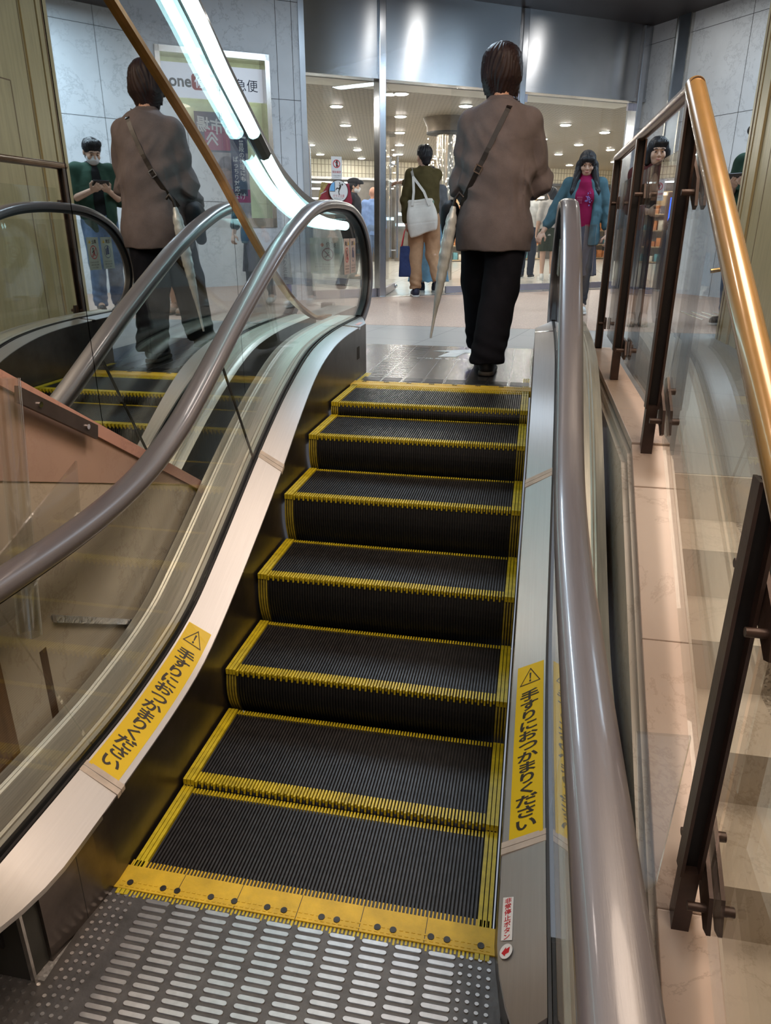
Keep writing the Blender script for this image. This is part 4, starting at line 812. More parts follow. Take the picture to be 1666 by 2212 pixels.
# ---------------------------------------------------------------- people: distance-field bodies, one continuous skin each
class SDF:
    def __init__(s, lo, hi, h):
        s.lo = np.array(lo, np.float32); s.h = h; s.n = np.ceil((np.array(hi) - lo) / h).astype(int) + 1
        s.D = np.full(tuple(s.n), 1., np.float32)
        s.ax = [s.lo[i] + h * np.arange(s.n[i], dtype=np.float32) for i in range(3)]
    def sub(s, lo, hi):
        a = [max(0, int((lo[i] - s.lo[i]) / s.h) - 1) for i in range(3)]; b = [min(s.n[i], int((hi[i] - s.lo[i]) / s.h) + 3) for i in range(3)]
        if any(b[i] <= a[i] for i in range(3)): return None
        sl = tuple(slice(a[i], b[i]) for i in range(3))
        return sl, s.ax[0][sl[0]][:, None, None], s.ax[1][sl[1]][None, :, None], s.ax[2][sl[2]][None, None, :]
    def mix(s, sl, d, k, op):
        A = s.D[sl]
        if op == 'u':
            if k > 0: h = np.maximum(k - np.abs(A - d), 0) / k; s.D[sl] = np.minimum(A, d) - h * h * k * .25
            else: s.D[sl] = np.minimum(A, d)
        else:
            d = -d
            if k > 0: h = np.maximum(k - np.abs(A - d), 0) / k; s.D[sl] = np.maximum(A, d) + h * h * k * .25
            else: s.D[sl] = np.maximum(A, d)
    def cone(s, a, b, ra, rb, k=.02, op='u', flat=None):
        a = np.array(a, np.float32); b = np.array(b, np.float32); r = max(ra, rb) + k + s.h * 2
        q = s.sub(np.minimum(a, b) - r, np.maximum(a, b) + r)
        if q is None: return s
        sl, X, Y, Z = q; ba = b - a; L = float(ba @ ba) + 1e-9
        px, py, pz = X - a[0], Y - a[1], Z - a[2]
        t = np.clip((px * ba[0] + py * ba[1] + pz * ba[2]) / L, 0, 1)
        d = np.sqrt((px - t * ba[0]) ** 2 + ((py - t * ba[1]) * (1 / flat if flat else 1)) ** 2 + (pz - t * ba[2]) ** 2) - (ra + (rb - ra) * t)
        s.mix(sl, d, k, op); return s
    def ell(s, c, r, k=.02, op='u', R=None):
        c = np.array(c, np.float32); r = np.array(r, np.float32); m = (max(r) if R is not None else r) + k + s.h * 2
        q = s.sub(c - m, c + m)
        if q is None: return s
        sl, X, Y, Z = q; x, y, z = X - c[0], Y - c[1], Z - c[2]
        if R is not None: x, y, z = (R[0][0] * x + R[0][1] * y + R[0][2] * z, R[1][0] * x + R[1][1] * y + R[1][2] * z, R[2][0] * x + R[2][1] * y + R[2][2] * z)
        k0 = np.sqrt((x / r[0]) ** 2 + (y / r[1]) ** 2 + (z / r[2]) ** 2); k1 = np.sqrt((x / r[0] ** 2) ** 2 + (y / r[1] ** 2) ** 2 + (z / r[2] ** 2) ** 2)
        s.mix(sl, k0 * (k0 - 1) / np.maximum(k1, 1e-6), k, op); return s
    def half(s, n, c, k=.004):                 # keep the side where n.p < c
        X, Y, Z = s.ax[0][:, None, None], s.ax[1][None, :, None], s.ax[2][None, None, :]
        d = n[0] * X + n[1] * Y + n[2] * Z - c; s.D = np.maximum(s.D, d.astype(np.float32)); return s
    def warp(s, fn):
        X, Y, Z = s.ax[0][:, None, None], s.ax[1][None, :, None], s.ax[2][None, None, :]
        s.D = (s.D + fn(X, Y, Z)).astype(np.float32); return s
    def crown(s, x, y):                        # top surface above local (x, y)
        i = int(round((x - s.lo[0]) / s.h)); j = int(round((y - s.lo[1]) / s.h)); r = np.where(s.D[i, j] < 0)[0]; return float(s.ax[2][r[-1]])
    def hit(s, x, z, back=True):               # first surface along y at local (x, z)
        i = int(round((x - s.lo[0]) / s.h)); k = int(round((z - s.lo[2]) / s.h)); row = np.where(s.D[i, :, k] < 0)[0]
        if not len(row): return s.hit(x, z - .012, back)
        return float(s.ax[1][row[0] if back else row[-1]])
    def mesh(s):
        D = s.D; D[0] = D[-1] = 1; D[:, 0] = D[:, -1] = 1; D[:, :, 0] = D[:, :, -1] = 1
        I = D < 0; C = [(a, b, c) for a in (0, 1) for b in (0, 1) for c in (0, 1)]; n = [d - 1 for d in D.shape]
        cnt = np.zeros(n, np.uint8)
        for a, b, c in C: cnt += I[a:a + n[0], b:b + n[1], c:c + n[2]]
        ii, jj, kk = np.where((cnt > 0) & (cnt < 8)); pos = np.zeros((len(ii), 3)); num = np.zeros(len(ii))
        for a in C:
            for ax in range(3):
                if a[ax]: continue
                b = list(a); b[ax] = 1; va = D[ii + a[0], jj + a[1], kk + a[2]]; vb = D[ii + b[0], jj + b[1], kk + b[2]]
                m = (va < 0) != (vb < 0); t = np.where(m, va / np.where(m, va - vb, 1), 0)
                p = np.array(a, float)[None].repeat(len(ii), 0); p[:, ax] = t; pos[m] += p[m]; num[m] += 1
        pos = pos / num[:, None] + np.stack([ii, jj, kk], 1); idx = np.full(n, -1, np.int64); idx[ii, jj, kk] = np.arange(len(ii)); F = []
        for ax in range(3):
            o1, o2 = [(1, 2), (2, 0), (0, 1)][ax]; sa = [slice(None)] * 3; sb = [slice(None)] * 3; sa[ax] = slice(0, -1); sb[ax] = slice(1, None)
            A, B = I[tuple(sa)], I[tuple(sb)]; e = np.array(np.where(A != B)); ok = (e[o1] > 0) & (e[o2] > 0) & (e[o1] < n[o1]) & (e[o2] < n[o2]) & (e[ax] < n[ax]); e = e[:, ok]
            flip = A[tuple(e)]; q = []
            for d1, d2 in ((1, 1), (0, 1), (0, 0), (1, 0)):
                g = e.copy(); g[o1] -= d1; g[o2] -= d2; q.append(idx[tuple(g)])
            q = np.stack(q, 1); q[~flip] = q[~flip][:, ::-1]; F.append(q)
        return s.lo + pos * s.h, np.concatenate(F)
def sdf_obj(name, sd, material, parent, X, scale=1.):
    v, f = sd.mesh(); c, s_ = math.cos(X[1]), math.sin(X[1]); v = v * scale
    o_ = org(parent); w_ = np.stack([v[:, 0] * c - v[:, 1] * s_ + X[0][0], v[:, 0] * s_ + v[:, 1] * c + X[0][1], v[:, 2] + X[0][2]], 1) - np.array(o_)
    me = bpy.data.meshes.new(name); me.vertices.add(len(w_)); me.vertices.foreach_set('co', w_.astype(np.float32).ravel())
    me.loops.add(f.size); me.loops.foreach_set('vertex_index', f.astype(np.int32).ravel()); me.polygons.add(len(f))
    me.polygons.foreach_set('loop_start', np.arange(0, f.size, 4, dtype=np.int32)); me.polygons.foreach_set('loop_total', np.full(len(f), 4, np.int32))
    me.polygons.foreach_set('use_smooth', np.ones(len(f), bool)); me.update(calc_edges=True); me.validate(); me.materials.append(material)
    o = bpy.data.objects.new(name, me); col.objects.link(o)
    if parent: o.parent = parent; ORG[o.name] = o_
    return o
def lerp(a, b, t): return tuple(a[i] + (b[i] - a[i]) * t for i in range(3))
def n3(v): v = np.array(v, float); return v / (np.linalg.norm(v) + 1e-9)
BASE = dict(hL=(-.085, 0, .90), hR=(.085, 0, .90), kL=(-.095, .02, .49), kR=(.095, .02, .49), aL=(-.095, -.03, .09), aR=(.095, -.03, .09), tL=(-.11, .15, .035), tR=(.11, .15, .035),
            sL=(-.165, -.01, 1.395), sR=(.165, -.01, 1.395), eL=(-.225, -.03, 1.12), eR=(.225, -.03, 1.12), wL=(-.24, .06, .88), wR=(.24, .06, .88), head=(0, .02, 1.575), neck=(0, -.005, 1.42))
SKIN = mat('skin', (.50, .31, .22), .5, 0, .08, 30, spec=.4)
class Person:
    def __init__(s, name, label, loc, yaw, H=1.7, group=None, lo=(-.62, -.62, -.02), hi=(.62, .75, 1.80), h=.0075, **pose):
        s.t = thing('person', label, 'person', loc); s.k = H / 1.715; s.X = (loc, yaw); s.J = dict(BASE); s.J.update(pose); s.lo, s.hi, s.h = lo, hi, h
        s.curl = dict(L=.5, R=.5); s.palm = dict(L=(1, 0, 0), R=(-1, 0, 0)); s.female = False; s.fdir = {}
    def new(s, h=None, lo=None, hi=None): return SDF(lo or s.lo, hi or s.hi, h or s.h)
    def put(s, name, sd, m): return sdf_obj(name, sd, m, s.t, s.X, s.k)
    def P(s, p):
        c, q = math.cos(s.X[1]), math.sin(s.X[1]); x, y, z = [v * s.k for v in p]; return V((x * c - y * q + s.X[0][0], x * q + y * c + s.X[0][1], z + s.X[0][2]))
    def hand(s, D, side):
        J = s.J; w_ = np.array(J['w' + side]); f = n3(s.fdir.get(side, w_ - np.array(J['e' + side]))); pn = np.array(s.palm[side], float); pn = n3(pn - f * (pn @ f)); sd = np.cross(f, pn) * (1 if side == 'L' else -1)
        c = w_ + f * .045; D.ell(c, (.040, .047, .015), .012, R=np.array([sd, f, pn]))
        cu = s.curl[side]
        for i, (o, L) in enumerate(((-.029, .066), (-.010, .076), (.010, .072), (.028, .056))):
            a = w_ + f * .082 + sd * o; d1 = n3(f * math.cos(cu * 1.0) + pn * math.sin(cu * 1.0) + sd * o * 1.2); b = a + d1 * L * .48
            d2 = n3(f * math.cos(cu * 2.3) + pn * math.sin(cu * 2.3)); c2 = b + d2 * L * .42
            D.cone(a, b, .0095, .0088, .004); D.cone(b, c2, .0088, .0075, .004)
        a = w_ + f * .022 - sd * .030; d1 = n3(f * .62 - sd * .70 + pn * .45); b = a + d1 * .040; d2 = n3(f * .85 - sd * .1 + pn * .55)
        D.cone(a, b, .013, .011, .008); D.cone(b, b + d2 * .032, .011, .009, .005)
    def body(s, skin=SKIN, turn=0., tilt=0., hands='LR', glassesless=True):
        J = s.J; D = s.new()
        for q in 'LR':
            D.cone(J['h' + q], J['k' + q], .078, .052, .03); D.cone(J['k' + q], J['a' + q], .052, .034, .02); m = lerp(J['k' + q], J['a' + q], .3); D.ell((m[0], m[1] - .018, m[2]), (.045, .05, .10), .03)
            D.cone(J['a' + q], J['t' + q], .036, .030, .015)
            D.cone(J['s' + q], J['e' + q], .050, .039, .03); D.cone(J['e' + q], J['w' + q], .039, .026, .015)
            if q in hands: s.hand(D, q)
        D.ell((0, 0, .95), (.155, .11, .12), .04); D.ell((0, .005, 1.10), (.132, .095, .18), .05); D.ell((0, .005, 1.27), (.155, .11, .17), .05)
        D.cone(J['sL'], J['sR'], .055, .055, .05); 
        if s.female:
            for x in (-.07, .07): D.ell((x, .10, 1.24), (.06, .05, .06), .03)
        hd = np.array(J['head'])
        D.cone(J['neck'], hd + (0, -.015, -.03), .052, .050, .03)
        ca, sa = math.cos(turn), math.sin(turn); ct, st = math.cos(tilt), math.sin(tilt)
        def hp(x, y, z):                       # head frame: turn about z, tilt (nod) about x
            y, z = y * ct - z * st, y * st + z * ct; return hd + np.array((x * ca - y * sa, x * sa + y * ca, z))
        s.hp = hp; Rm = np.array([[ca, sa, 0], [-sa * ct, ca * ct, st], [sa * st, -ca * st, ct]]); s.Rh = Rm
        D.ell(hp(0, -.012, .042), (.076, .094, .088), .02, R=Rm); D.ell(hp(0, .026, -.02), (.062, .068, .078), .03, R=Rm); D.ell(hp(0, .052, -.072), (.034, .030, .026), .03, R=Rm)
        D.ell(hp(0, .083, .036), (.058, .016, .014), .012, R=Rm)
        for x in (-.031, .031): D.ell(hp(x, .098, .012), (.018, .014, .012), .012, 's', R=Rm); D.ell(hp(x, .079, .010), (.0145, .0125, .0105), .004, R=Rm); D.ell(hp(x * 1.35, .066, -.02), (.022, .022, .022), .02, R=Rm)
        D.cone(hp(0, .088, .018), hp(0, .106, -.020), .008, .0125, .010); D.ell(hp(-.011, .097, -.024), (.008, .009, .007), .006, R=Rm); D.ell(hp(.011, .097, -.024), (.008, .009, .007), .006, R=Rm)
        D.ell(hp(0, .089, -.048), (.021, .010, .0055), .005, R=Rm); D.ell(hp(0, .087, -.058), (.018, .010, .006), .005, R=Rm)
        for x in (-.077, .077): D.ell(hp(x, -.008, .002), (.010, .020, .032), .008, R=Rm)
        s.put('body', D, skin); return s
    def face(s, brow=True):
        b = MB(); 
        for x in (-.031, .031):
            e = MB(); c = s.P(s.hp(x, .0905, .010)); e.ball(c, (.0105 * s.k, .0105 * s.k, .0050 * s.k), 10); e.build('eye', mat('eye_dark', (.012, .009, .008), .25, 0, .1, 30), s.t, smooth=60)
            if brow: m = MB(); m.tube([s.P(s.hp(x - .018, .094, .034 - abs(x - .018) * .05)), s.P(s.hp(x, .098, .039)), s.P(s.hp(x + .018, .094, .034 - abs(x + .018) * .05))], [.0025, .004, .0025], 6); m.build('eyebrow', mat('brow_dark', (.02, .016, .015), .7, 0, .1, 30), s.t)
        m = MB(); m.tube([s.P(s.hp(-.022, .089, -.0535)), s.P(s.hp(-.008, .0975, -.052)), s.P(s.hp(.008, .0975, -.052)), s.P(s.hp(.022, .089, -.0535))], [.002, .0045, .0045, .002], 8); m.build('lips', mat('lip', (.42, .16, .14), .45, 0, .08, 20), s.t, smooth=60); return s
    def top(s, m, hem=.86, t=.022, sleeve=1., hw=.165, hd=.115, collar=.06, sl_r=(.068, .058, .044), name='top', folds=.004, open_=None, loose=.0, neckz=1.455, kk=.03, big=0.):
        J = s.J; D = s.new()
        D.ell((0, .005, 1.26), (.158 + t, .115 + t, .19), .05); D.cone(J['sL'], J['sR'], .056 + t * .8, .056 + t * .8, .05)
        D.cone((0, 0, 1.38), (0, s.J['neck'][1], neckz - .008), .115, .074, .05)
        D.ell((0, .005, hem + .10), (hw + loose, hd + loose, .30), .06); D.ell((0, .005, 1.08), (hw + .0, hd + .005, .24), .06)
        if s.female:
            for x in (-.07, .07): D.ell((x, .105 + t * .6, 1.24), (.062, .05, .065), .04)
        for q in 'LR':
            a, e, w_ = J['s' + q], J['e' + q], J['w' + q]
            if sleeve > .5:
                D.cone(a, e, sl_r[0], sl_r[1], kk); D.cone(e, lerp(e, w_, (sleeve - .5) * 2), sl_r[1], sl_r[2], .02)
                if (sleeve - .5) * 2 > .9: D.cone(lerp(e, w_, .93), lerp(e, w_, .985), sl_r[2] * .86, sl_r[2] * .84, .004)
            else: D.cone(a, lerp(a, e, sleeve * 2), sl_r[0], sl_r[1] * 1.05, .035)
        D.half((0, 0, -1), -hem); 
        D.ell((0, s.J['neck'][1] + .01, neckz + .06), (.064, .068, .085), .008, 's')
        if open_: D.ell((0, .30, 1.05), (open_, .28, .60), .02, 's')
        if folds:
            X0 = s.X[0][0]
            D.warp(lambda X, Y, Z: folds * (np.sin(19 * Z + 31 * X + 3 * np.sin(13 * Y + 7 * Z)) * np.sin(9 * X - 12 * Y + 23 * Z + X0) + .6 * np.sin(47 * X + 5 * Z + 2 * np.sin(17 * Z)) * (Z < 1.25)))
        if big:
            def fold(X, Y, Z):
                w_ = .6 * np.sin(5 * X + 4 * Z + 1) + .5 * np.sin(9 * Z - 5 * Y) + .35 * np.sin(17 * X + 11 * Z)
                q = np.clip((np.abs(X) - .05) / .12, .12, 1)
                v_ = np.sin(30 * X + 7 * w_ + 5 * Y); c_ = np.sin(44 * Z + 26 * np.abs(X) + 4 * w_)
                return big * (.8 * q * np.sign(v_) * np.abs(v_) ** 1.5 * np.exp(-((Z - 1.08) / .26) ** 2) + .9 * np.abs(c_) * np.exp(-((Z - 1.03) / .10) ** 2) * (np.abs(X) > .15) + .22 * np.sin(13 * Z + 9 * X + 5 * w_)) * np.clip((1.36 - Z) / .12, 0, 1)
            D.warp(fold)
        s.Dt = D; return s.put(name, D, m)
    def pants(s, m, waist=1.0, hem=.06, r=(.105, .078, .066), folds=.004, name='trousers', shorts=None):
        J = s.J; D = s.new(); D.ell((0, 0, .95), (.170, .128, .15), .04)
        for q in 'LR':
            a, k_, n_ = J['h' + q], J['k' + q], J['a' + q]
            if shorts: D.cone(a, lerp(a, k_, shorts), r[0], r[1], .03); D.half
            else: D.cone(a, k_, r[0], r[1], .03); D.cone(k_, lerp(k_, n_, 1.0), r[1], r[2], .03)
        D.half((0, 0, 1), waist)
        if shorts: D.half((0, 0, -1), -(J['hL'][2] + (J['kL'][2] - J['hL'][2]) * shorts))
        else: D.half((0, 0, -1), -hem)
        if folds: D.warp(lambda X, Y, Z: folds * np.sin(24 * Z + 14 * X + 3 * np.sin(11 * Y + 15 * X)) * np.sin(30 * X + 8 * Z) * (1.2 - Z) + folds * .8 * np.sin(85 * Z + 30 * X) * np.exp(-((Z - .14) / .10) ** 2))
        return s.put(name, D, m)
    def skirt(s, m, waist=1.0, hem=.3, r0=.16, r1=.26, flat=.8, folds=.008, name='skirt', cx=0., cyy=0.):
        D = s.new(); D.cone((0, 0, waist), (cx, cyy, hem), r0, r1, .03, flat=flat); D.half((0, 0, 1), waist); D.half((0, 0, -1), -hem)
        D.warp(lambda X, Y, Z: folds * np.sin(9 * np.arctan2(Y, X)) * np.clip((waist - Z) / (waist - hem), 0, 1))
        return s.put(name, D, m)
    def shoes(s, m, sole, L=1.0, zs=0.0, skip=''):
        for q in 'LR':
            if q in skip: continue
            a, t_ = np.array(s.J['a' + q]), np.array(s.J['t' + q]); d = t_ - a; dh = n3((d[0], d[1], 0)); lift = a[2] - .09
            D = SDF(np.minimum(a, t_) - .14, np.maximum(a, t_) + .16, .006)
            D.ell(a + dh * -.012 + (0, 0, -.03), (.042, .055, .055), .02); D.cone(a + dh * .0 + (0, 0, -.045), t_ + dh * .01 + (0, 0, .005), .042, .040, .02)
            D.cone(a + (0, 0, -.02), a + (0, 0, .015), .043, .043, .015)
            D.half((0, 0, -1), -(min(a[2] - .085, t_[2] - .03) + .014)) if abs((a[2] - .09) - (t_[2] - .035)) < .02 else None
            o = sdf_obj('shoe', D, m, s.t, s.X, s.k)
            if abs((a[2] - .09) - (t_[2] - .035)) < .02:
                B = SDF(np.minimum(a, t_) - .14, np.maximum(a, t_) + .16, .006); zb_2 = t_[2] - .035
                B.cone((*(a + dh * -.016)[:2], zb_2 + .01), (*(t_ + dh * .012)[:2], zb_2 + .01), .047, .046, .01); B.half((0, 0, 1), zb_2 + .024); B.half((0, 0, -1), -zb_2 - .0005); sdf_obj('sole', B, sole, o, s.X, s.k)
        return s
    def hair(s, m, parts, cuts=(), strand=.003, name='hair', f=38, h=.006):
        hd = np.array(s.J['head']); D = SDF(hd + (-.24, -.24, -.50), hd + (.24, .24, .20), h)
        for p in parts:
            if len(p[1]) == 3 and len(p) == 2: D.ell(s.hp(*p[0]), p[1], .02, R=s.Rh)
            else: D.cone(s.hp(*p[0]), s.hp(*p[1]), p[2], p[3], .02, flat=(p[4] if len(p) > 4 else None))
        for c, r in cuts: D.ell(s.hp(*c), r, .008, 's', R=s.Rh)
        if strand: D.warp(lambda X, Y, Z: strand * (np.sin(f * 1.2 * np.arctan2(Y - hd[1], X - hd[0]) + 6 * np.sin(9 * Z + 3 * np.arctan2(Y - hd[1], X - hd[0])) + 4 * np.sin(23 * X + 6 * Z)) + .5 * np.sin(90 * X + 30 * Z) * np.sin(80 * Y)))
        return s.put(name, D, m)
HAIRB = mat('hair_dark_brown', (.020, .009, .010), .55, 0, .35, 40, stretch=(1, 1, .1), spec=.35)
HAIRK = mat('hair_black', (.010, .009, .011), .50, 0, .3, 40, stretch=(1, 1, .1), spec=.35)
def cloth(n, c, r=.85, var=.16, vs=10., **k): return mat(n, c, r, 0, var, vs, bump=.25, bs=260, spec=.12, **k)
WSOLE = mat('white_sole', (.62, .62, .60), .6, 0, .06, 20)
# ---- the walker in front, seen from behind
p = Person('person', 'person seen from behind in a brown-grey sweater and wide black trousers stepping off the escalator', (.222, 3.335, Z1), 0, 1.755, h=.0062, lo=(-.44, -.46, -.01), hi=(.48, .75, 1.82),
    hL=(-.085, .02, .90), hR=(.085, .0, .90), kR=(.055, -.02, .47), aR=(.01, -.20, .10), tR=(.02, -.04, .040), kL=(-.085, .18, .50), aL=(-.06, .36, .10), tL=(-.065, .53, .06),
    sL=(-.148, .02, 1.335), sR=(.152, .02, 1.335), eL=(-.188, .06, 1.03), eR=(.222, .11, 1.05), wL=(-.150, .26, .95), wR=(.14, .34, 1.02), head=(-.01, .085, 1.605), neck=(0, .03, 1.43))
p.curl = dict(L=.9, R=.9); p.palm = dict(L=(1, 0, 0), R=(-1, 0, 0)); p.body(mat('skin_warm', (.52, .29, .20), .5, 0, .08, 30), turn=.12)
SWEAT = cloth('sweater_knit', (.150, .124, .126), .92)
p.top(SWEAT, hem=.685, t=.034, sleeve=.97, hw=.212, hd=.168, sl_r=(.082, .082, .066), name='sweater', folds=.0025, neckz=1.433, loose=.012, kk=.010, big=.012)
Dsw = p.Dt
p.pants(cloth('black_trousers', (.010, .010, .014), .95), waist=.80, hem=.075, r=(.120, .105, .098), folds=.0045)
p.shoes(mat('black_shoe', (.012, .011, .012), .5, 0, .2, 20), mat('dark_sole', (.05, .04, .032), .7, 0, .2, 20))
p.hair(HAIRB, [((0, -.018, .038), (.107, .116, .092)), ((0, -.04, -.01), (.110, .094, .090)), ((-.055, -.05, -.05), (-.040, -.05, -.120), .054, .026), ((.055, -.05, -.05), (.044, -.05, -.120), .054, .026), ((0, -.075, -.05), (0, -.065, -.125), .05, .028), ((-.078, .0, .0), (-.080, .015, -.06), .032, .014), ((.078, .0, .0), (.080, .015, -.06), .032, .014), ((0, .06, .065), (.07, .05, .05))] + [((x_, -.075 + .9 * abs(x_) ** 1.2, -.09), (x_ * 1.04, -.068 + .9 * abs(x_) ** 1.2, -.135 - .018 * math.sin(x_ * 170)), .014, .003) for x_ in (-.085, -.068, -.05, -.034, -.017, 0, .016, .033, .05, .067, .084)],
       [((0, .12, -.02), (.066, .07, .085))], strand=.0028, f=46)
# crossbody bag: strap laid over the sweater, buckle, bag at the left hip
bag = thing('crossbody_bag', 'black crossbody bag with a thin strap and silver buckle on the brown sweater', 'bag', p.P((-.2, .05, .86)))
sp_ = []
for i in range(25):
    tt = i / 24; x = .062 - .250 * tt; z = 1.425 - (1.425 - .925) * tt - .012 * math.sin(PI * tt); sp_.append((x, Dsw.hit(x, z) - .006, z))
for q in range(2): sp_ = [sp_[0]] + [tuple((np.array(sp_[i - 1]) + 2 * np.array(sp_[i]) + np.array(sp_[i + 1])) / 4) for i in range(1, len(sp_) - 1)] + [sp_[-1]]
sp_ = [(.088, y_, Dsw.crown(.088, y_) + .004) for y_ in (.11, .08, .05, .02)] + [(.080, -.01, Dsw.crown(.080, -.01) + .004)] + sp_[1:]
m = MB(); W_ = [p.P(a) for a in sp_]
for a, b in zip(W_[:-1], W_[1:]): m.bar(a, b + (b - a) * .1, .027, .005, up=(0, -1, .2))
LEATH = mat('black_leather', (.014, .009, .008), .4, 0, .25, 25)
m.build('strap', LEATH, bag)
bc = p.P(sp_[19]); d_ = (p.P(sp_[21]) - p.P(sp_[18])).normalized(); sx = V((d_.z, 0, -d_.x)); m = MB()
for a, b in ((-1, 0), (1, 0)): m.obox(bc + d_ * .019 * a + V((0, -.006, 0)), sx * .020, d_ * .0028, V((0, .003, 0)))
for a in (-1, 1): m.obox(bc + sx * .018 * a + V((0, -.006, 0)), sx * .0028, d_ * .020, V((0, .003, 0)))
m.build('buckle', CHROME, bag)
D = SDF((-.42, -.2, .66), (0, .3, 1.05), .007); D.ell((-.255, .04, .86), (.055, .09, .10), .02); D.cone((-.26, -.02, .90), (-.265, .06, .74), .045, .035, .03); sdf_obj('pouch', D, cloth('black_nylon', (.015, .017, .022), .6), bag, p.X, p.k)
# umbrella in a clear sleeve
um = thing('umbrella', 'closed silvery umbrella in a clear wet sleeve hanging beside the black trousers', 'umbrella', p.P((-.336, -.15, .23)))
ua, ub = p.P((-.215, -.165, .94)), p.P((-.330, -.16, .20)); 
def up_(t): return ua.lerp(ub, t)
rs_ = [.012, .030, .034, .036, .035, .032, .028, .023, .017, .011, .008]; m = MB(); pts = [up_(.03 + .87 * i / 40) for i in range(41)]
m.tube(pts, [np.interp(i / 40, np.linspace(0, 1, 11), rs_) * (1 + .10 * math.sin(i * 2.3) * math.sin(i * .7)) for i in range(41)], 14)
m.build('wet_sleeve', mat('silver_sleeve', (.55, .57, .57), .30, .25, .25, 30, stretch=(1, 1, .3), bump=.5, bs=45), um, smooth=70)
MB().tube([up_(.895), up_(.93), up_(.999)], [.0085, .008, .006], 10).build('ferrule', mat('pale_tip', (.62, .64, .66), .4, .2, .1, 9), um, smooth=50)
MB().tube([up_(.04), up_(-.02), up_(-.05) + V((.02, 0, .01)), up_(-.03) + V((.045, 0, .0))], .009, 10).build('handle', LEATH, um, smooth=60)
# ---- woman in the teal jacket, walking towards the escalator
p = Person('person', 'long haired person in a teal denim jacket over a maroon shirt walking towards the escalator', (.905, 6.95, Z1), PI, 1.56, h=.0068,
    kL=(-.09, .08, .50), aL=(-.08, .12, .10), tL=(-.085, .28, .045), kR=(.09, .03, .49), aR=(.08, -.20, .12), tR=(.085, -.05, .04),
    sL=(-.165, -.01, 1.37), sR=(.165, -.01, 1.37), eL=(-.255, -.02, 1.10), eR=(.30, -.05, 1.10), wL=(-.285, .06, .85), wR=(.42, .02, .88), head=(0, .03, 1.565), lo=(-.56, -.5, -.02), hi=(.62, .60, 1.78))
p.female = True; p.curl = dict(L=.7, R=.55); p.palm = dict(L=(.6, -1, 0), R=(-.6, -1, 0)); p.body(tilt=-.28).face()
p.top(cloth('maroon_shirt', (.20, .008, .05), .8), hem=.88, t=.010, sleeve=.35, hw=.155, hd=.118, sl_r=(.056, .05, .04), name='shirt', folds=.002, neckz=1.46)
p.top(cloth('teal_denim', (.060, .115, .140), .85), hem=.74, t=.026, sleeve=.80, hw=.215, hd=.158, sl_r=(.078, .072, .062), name='jacket', folds=.003, open_=.125, neckz=1.43, kk=.015, big=.006)
p.skirt(cloth('grey_skirt', (.065, .062, .075), .85), 1.0, .42, .155, .215)
p.pants(cloth('dark_leggings', (.030, .034, .042), .9), hem=.10, r=(.095, .066, .050))
p.shoes(mat('white_sneaker', (.60, .60, .58), .6, 0, .1, 20), WSOLE)
p.hair(HAIRK, [((0, -.018, .050), (.090, .110, .094)), ((-.075, -.01, .0), (-.115, .01, -.235), .045, .042), ((.075, -.01, .0), (.115, .01, -.235), .045, .042), ((0, -.06, -.02), (0, -.07, -.22), .085, .07), ((-.045, .075, .07), (.045, .075, .07), .030, .030), ((-.085, .04, -.05), (-.130, .135, -.24), .034, .030), ((.085, .04, -.05), (.130, .135, -.24), .034, .030), ((-.130, .135, -.24), (-.128, .165, -.37), .030, .012), ((.130, .135, -.24), (.128, .165, -.35), .030, .012), ((-.10, .05, -.10), (-.165, .09, -.30), .03, .02), ((.10, .05, -.10), (.165, .09, -.30), .03, .02), ((-.05, .082, .06), (-.062, .07, .01), .018, .012), ((.05, .082, .06), (.062, .07, .01), .018, .012)],
       [((0, .125, -.03), (.060, .055, .072))], strand=.003)
f = Flat(p.P((.0, .182, 1.205)), (-1, 0, 0), (0, .12, 1), .002)
rr = random.Random(4)
for i in range(26): f.disc(rr.gauss(-.035, .016), rr.gauss(.02, .034), rr.uniform(.004, .008), 0, 1, 7)
for q in range(4): f.text('ほしのうみ', .03 + q * .014, .0, .013, 1, vertical=True)
f.build('shirt_print', [mat('violet_print', (.16, .10, .32), .6, 0, .3, 60), mat('pink_thread', (.42, .12, .20), .6, 0, .1, 60)], p.t)
# ---- woman behind the guard rail glass
p = Person('person', 'dark haired person in a dark navy dress behind the guard rail glass', (1.43, 5.95, Z1), PI - .1, 1.56, h=.0075, eR=(.20, .02, 1.10), wR=(.02, .22, 1.06), eL=(-.22, .0, 1.10), wL=(-.22, .16, 1.0), kL=(-.07, .03, .49), kR=(.07, .03, .49), aL=(-.06, -.01, .09), aR=(.06, .02, .09), tL=(-.065, .16, .035), tR=(.065, .19, .035), head=(0, .03, 1.575))
p.female = True; p.curl = dict(L=.8, R=.8); p.body(tilt=-.1, turn=.12).face()
p.top(cloth('maroon_cardigan', (.075, .022, .022), .9), hem=.90, t=.024, sleeve=.95, hw=.185, hd=.145, name='cardigan', open_=.06)
p.skirt(cloth('navy_dress', (.020, .025, .045), .85), 1.16, .36, .155, .215, .85, .006, 'dress')
p.shoes(mat('tan_shoe', (.30, .20, .14), .5, 0, .1, 20), mat('dark_sole', (.05, .04, .032), .7))
p.hair(HAIRK, [((0, -.02, .050), (.094, .114, .094)), ((-.075, -.01, .01), (-.090, .0, -.10), .042, .030), ((.075, -.01, .01), (.085, .0, -.08), .042, .030), ((0, -.06, -.01), (0, -.05, -.10), .075, .06), ((-.05, .07, .085), (.03, .078, .085), .026, .022)], [((.0, .125, -.025), (.062, .058, .082))])
